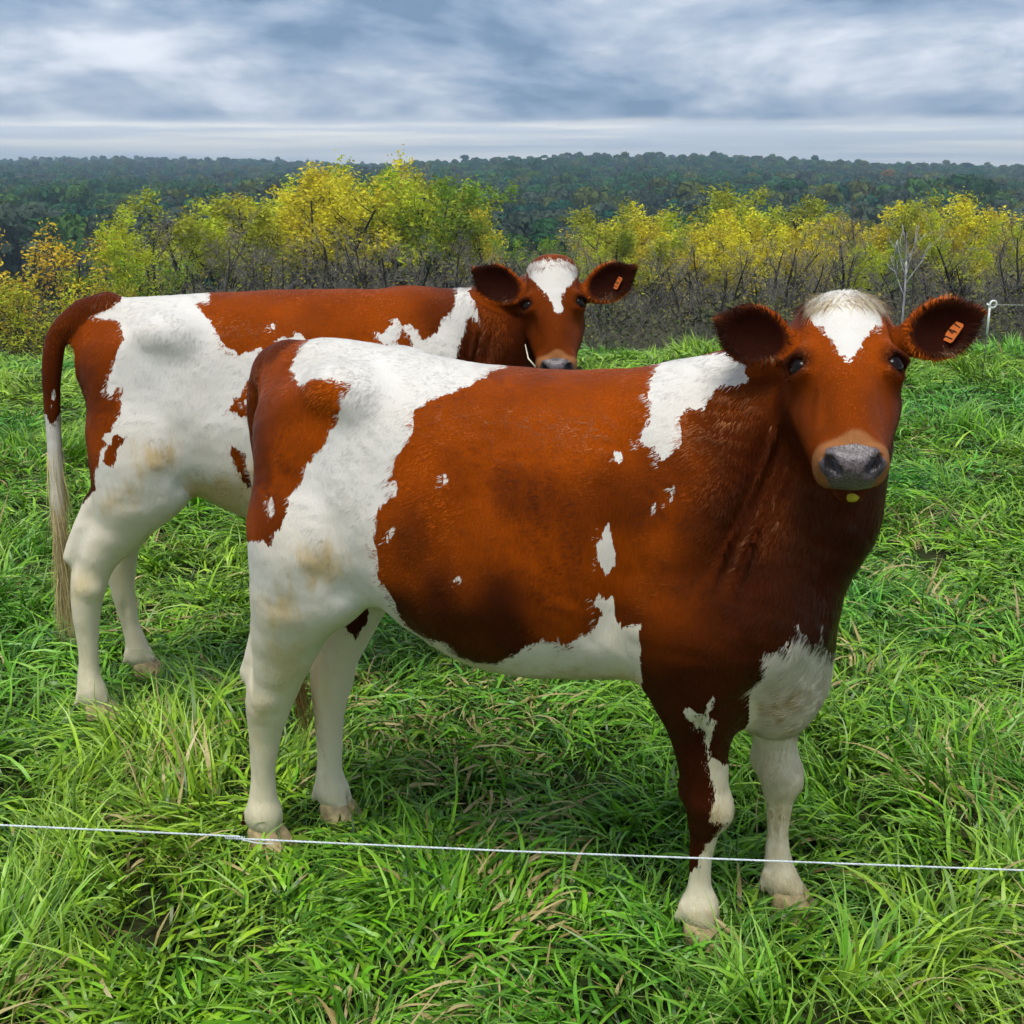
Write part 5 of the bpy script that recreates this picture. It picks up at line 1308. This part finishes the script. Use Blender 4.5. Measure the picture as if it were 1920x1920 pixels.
def front_wire():
    """polywire strung at hip height between the camera and the cows, tied together with a knot"""
    y = 1.62
    def pt(px, v):
        t = y/(math.cos(math.radians(16))-(v-960)/2200*math.sin(math.radians(16)))
        return np.array([(px-960)/2200*t, y, EYE+t*(-math.sin(math.radians(16))-(v-960)/2200*math.cos(math.radians(16)))])
    a, b, d = pt(0, 1547), pt(440, 1568), pt(1920, 1632)
    mid = pt(960, 1596)
    knot = b; r = tag(empty('fence_wire', (0, 0, 0)), 'white twisted electric fence wire strung across the foreground', 'wire')
    left = [a+(a-b)*4, a, knot+(b-a)*.02]
    right = [knot-(d-b)*.012+np.array([0, 0, -.004]), mid, d, d+(d-mid)*5]
    V, F = join(twisted(left, .00085)); link('strand', mesh_from('strand', V, F), wire_mat, r)
    V, F = join(twisted(right, .00085)); link('strand', mesh_from('strand', V, F), wire_mat, r)
    # knot: a few tight turns and a loose end laid along the wire
    u = np.linspace(0, 1, 120); ax = unit(d-b); s1 = np.array([0, 0, 1.]); s2 = np.cross(ax, s1)
    coil = knot+ax*((u-.5)*.03)[:, None]+(.0021*np.cos(u*50))[:, None]*s1+(.0021*np.sin(u*50))[:, None]*s2+np.array([0, 0, -.002])
    tail = np.array([knot+ax*.012+np.array([0, -.003, -.004]), knot+ax*.035+np.array([0, -.003, -.0085]), knot+ax*.060+np.array([0, -.002, -.0095])])
    V, F = join([tube(coil, .0008, 5), tube(tail, .0010, 6)]); link('knot', mesh_from('knot', V, F), wire_mat, r)
front_wire()

def pigtail_post(px, top, y):
    t = y/(math.cos(math.radians(16))-(top-960)/2200*math.sin(math.radians(16)))
    x = (px-960)/2200*t; zt = EYE+t*(-math.sin(math.radians(16))-(top-960)/2200*math.cos(math.radians(16)))
    g = float(land(x, y)); r = empty('pigtail_post', (x, y, g)); h = zt-g
    tag(r, 'thin pigtail fence post with white looped top at the pasture edge', 'post')
    V, F = tube(np.array([[0, 0, -.12], [.003, 0, h*.3], [.004, 0, h-.27]]), .0042, 8); link('rod', mesh_from('rod', V, F), steel, r)
    V, F = tube(np.array([[.004, 0, h-.28], [.002, 0, h-.15], [0, 0, h-.05]]), .0085, 10); link('sleeve', mesh_from('sleeve', V, F), post_white, r)
    a = np.linspace(-.3, 1, 26)*2*math.pi*.93
    loop = np.stack([.026-.028*np.cos(a), .012*np.linspace(-1, 1, 26), h-.032+.028*np.sin(a)], 1)
    loop = np.concatenate([[[0, 0, h-.06]], loop[5:], [[-.020, .014, h-.03]]])
    V, F = tube(loop, .0075, 9); link('loop', mesh_from('loop', V, F), post_white, r)
    return np.array([x+.026, y, zt-.036])
p0 = pigtail_post(1857, 563, 9.6)
V, F = join(twisted([p0, p0+np.array([3.0, .35, -.075]), p0+np.array([6, .7, -.10])], .0022, 2, .06))
tag(link('back_fence_wire', mesh_from('back_fence_wire', V, F), plain('weathered_wire', (.42, .42, .36), .5, .4, .2, 20.)), 'thin pale fence wire running right from the pigtail post', 'wire')
# ------------------------------------------------------------------ the air over the valley
def haze():
    V = np.array(list(itertools.product((-2560, 2560), (-30, 2700), (-30, 60))), float)
    F = [(0, 1, 3, 2), (4, 6, 7, 5), (0, 4, 5, 1), (2, 3, 7, 6), (0, 2, 6, 4), (1, 5, 7, 3)]
    me = mesh_from('haze', V, F, smooth=False)
    m, N = new_mat('autumn_haze')
    v = N.add('ShaderNodeVolumePrincipled', inp={'Color': rgb(.58, .78, .96), 'Density': HAZE, 'Anisotropy': .2})
    o = N.add('ShaderNodeOutputMaterial'); N.l.new(v.outputs[0], o.inputs['Volume'])
    o = link('haze', me, m); tag(o, 'thin bluish haze over the far hills', 'haze', kind='stuff')
HAZE = .00060
haze()
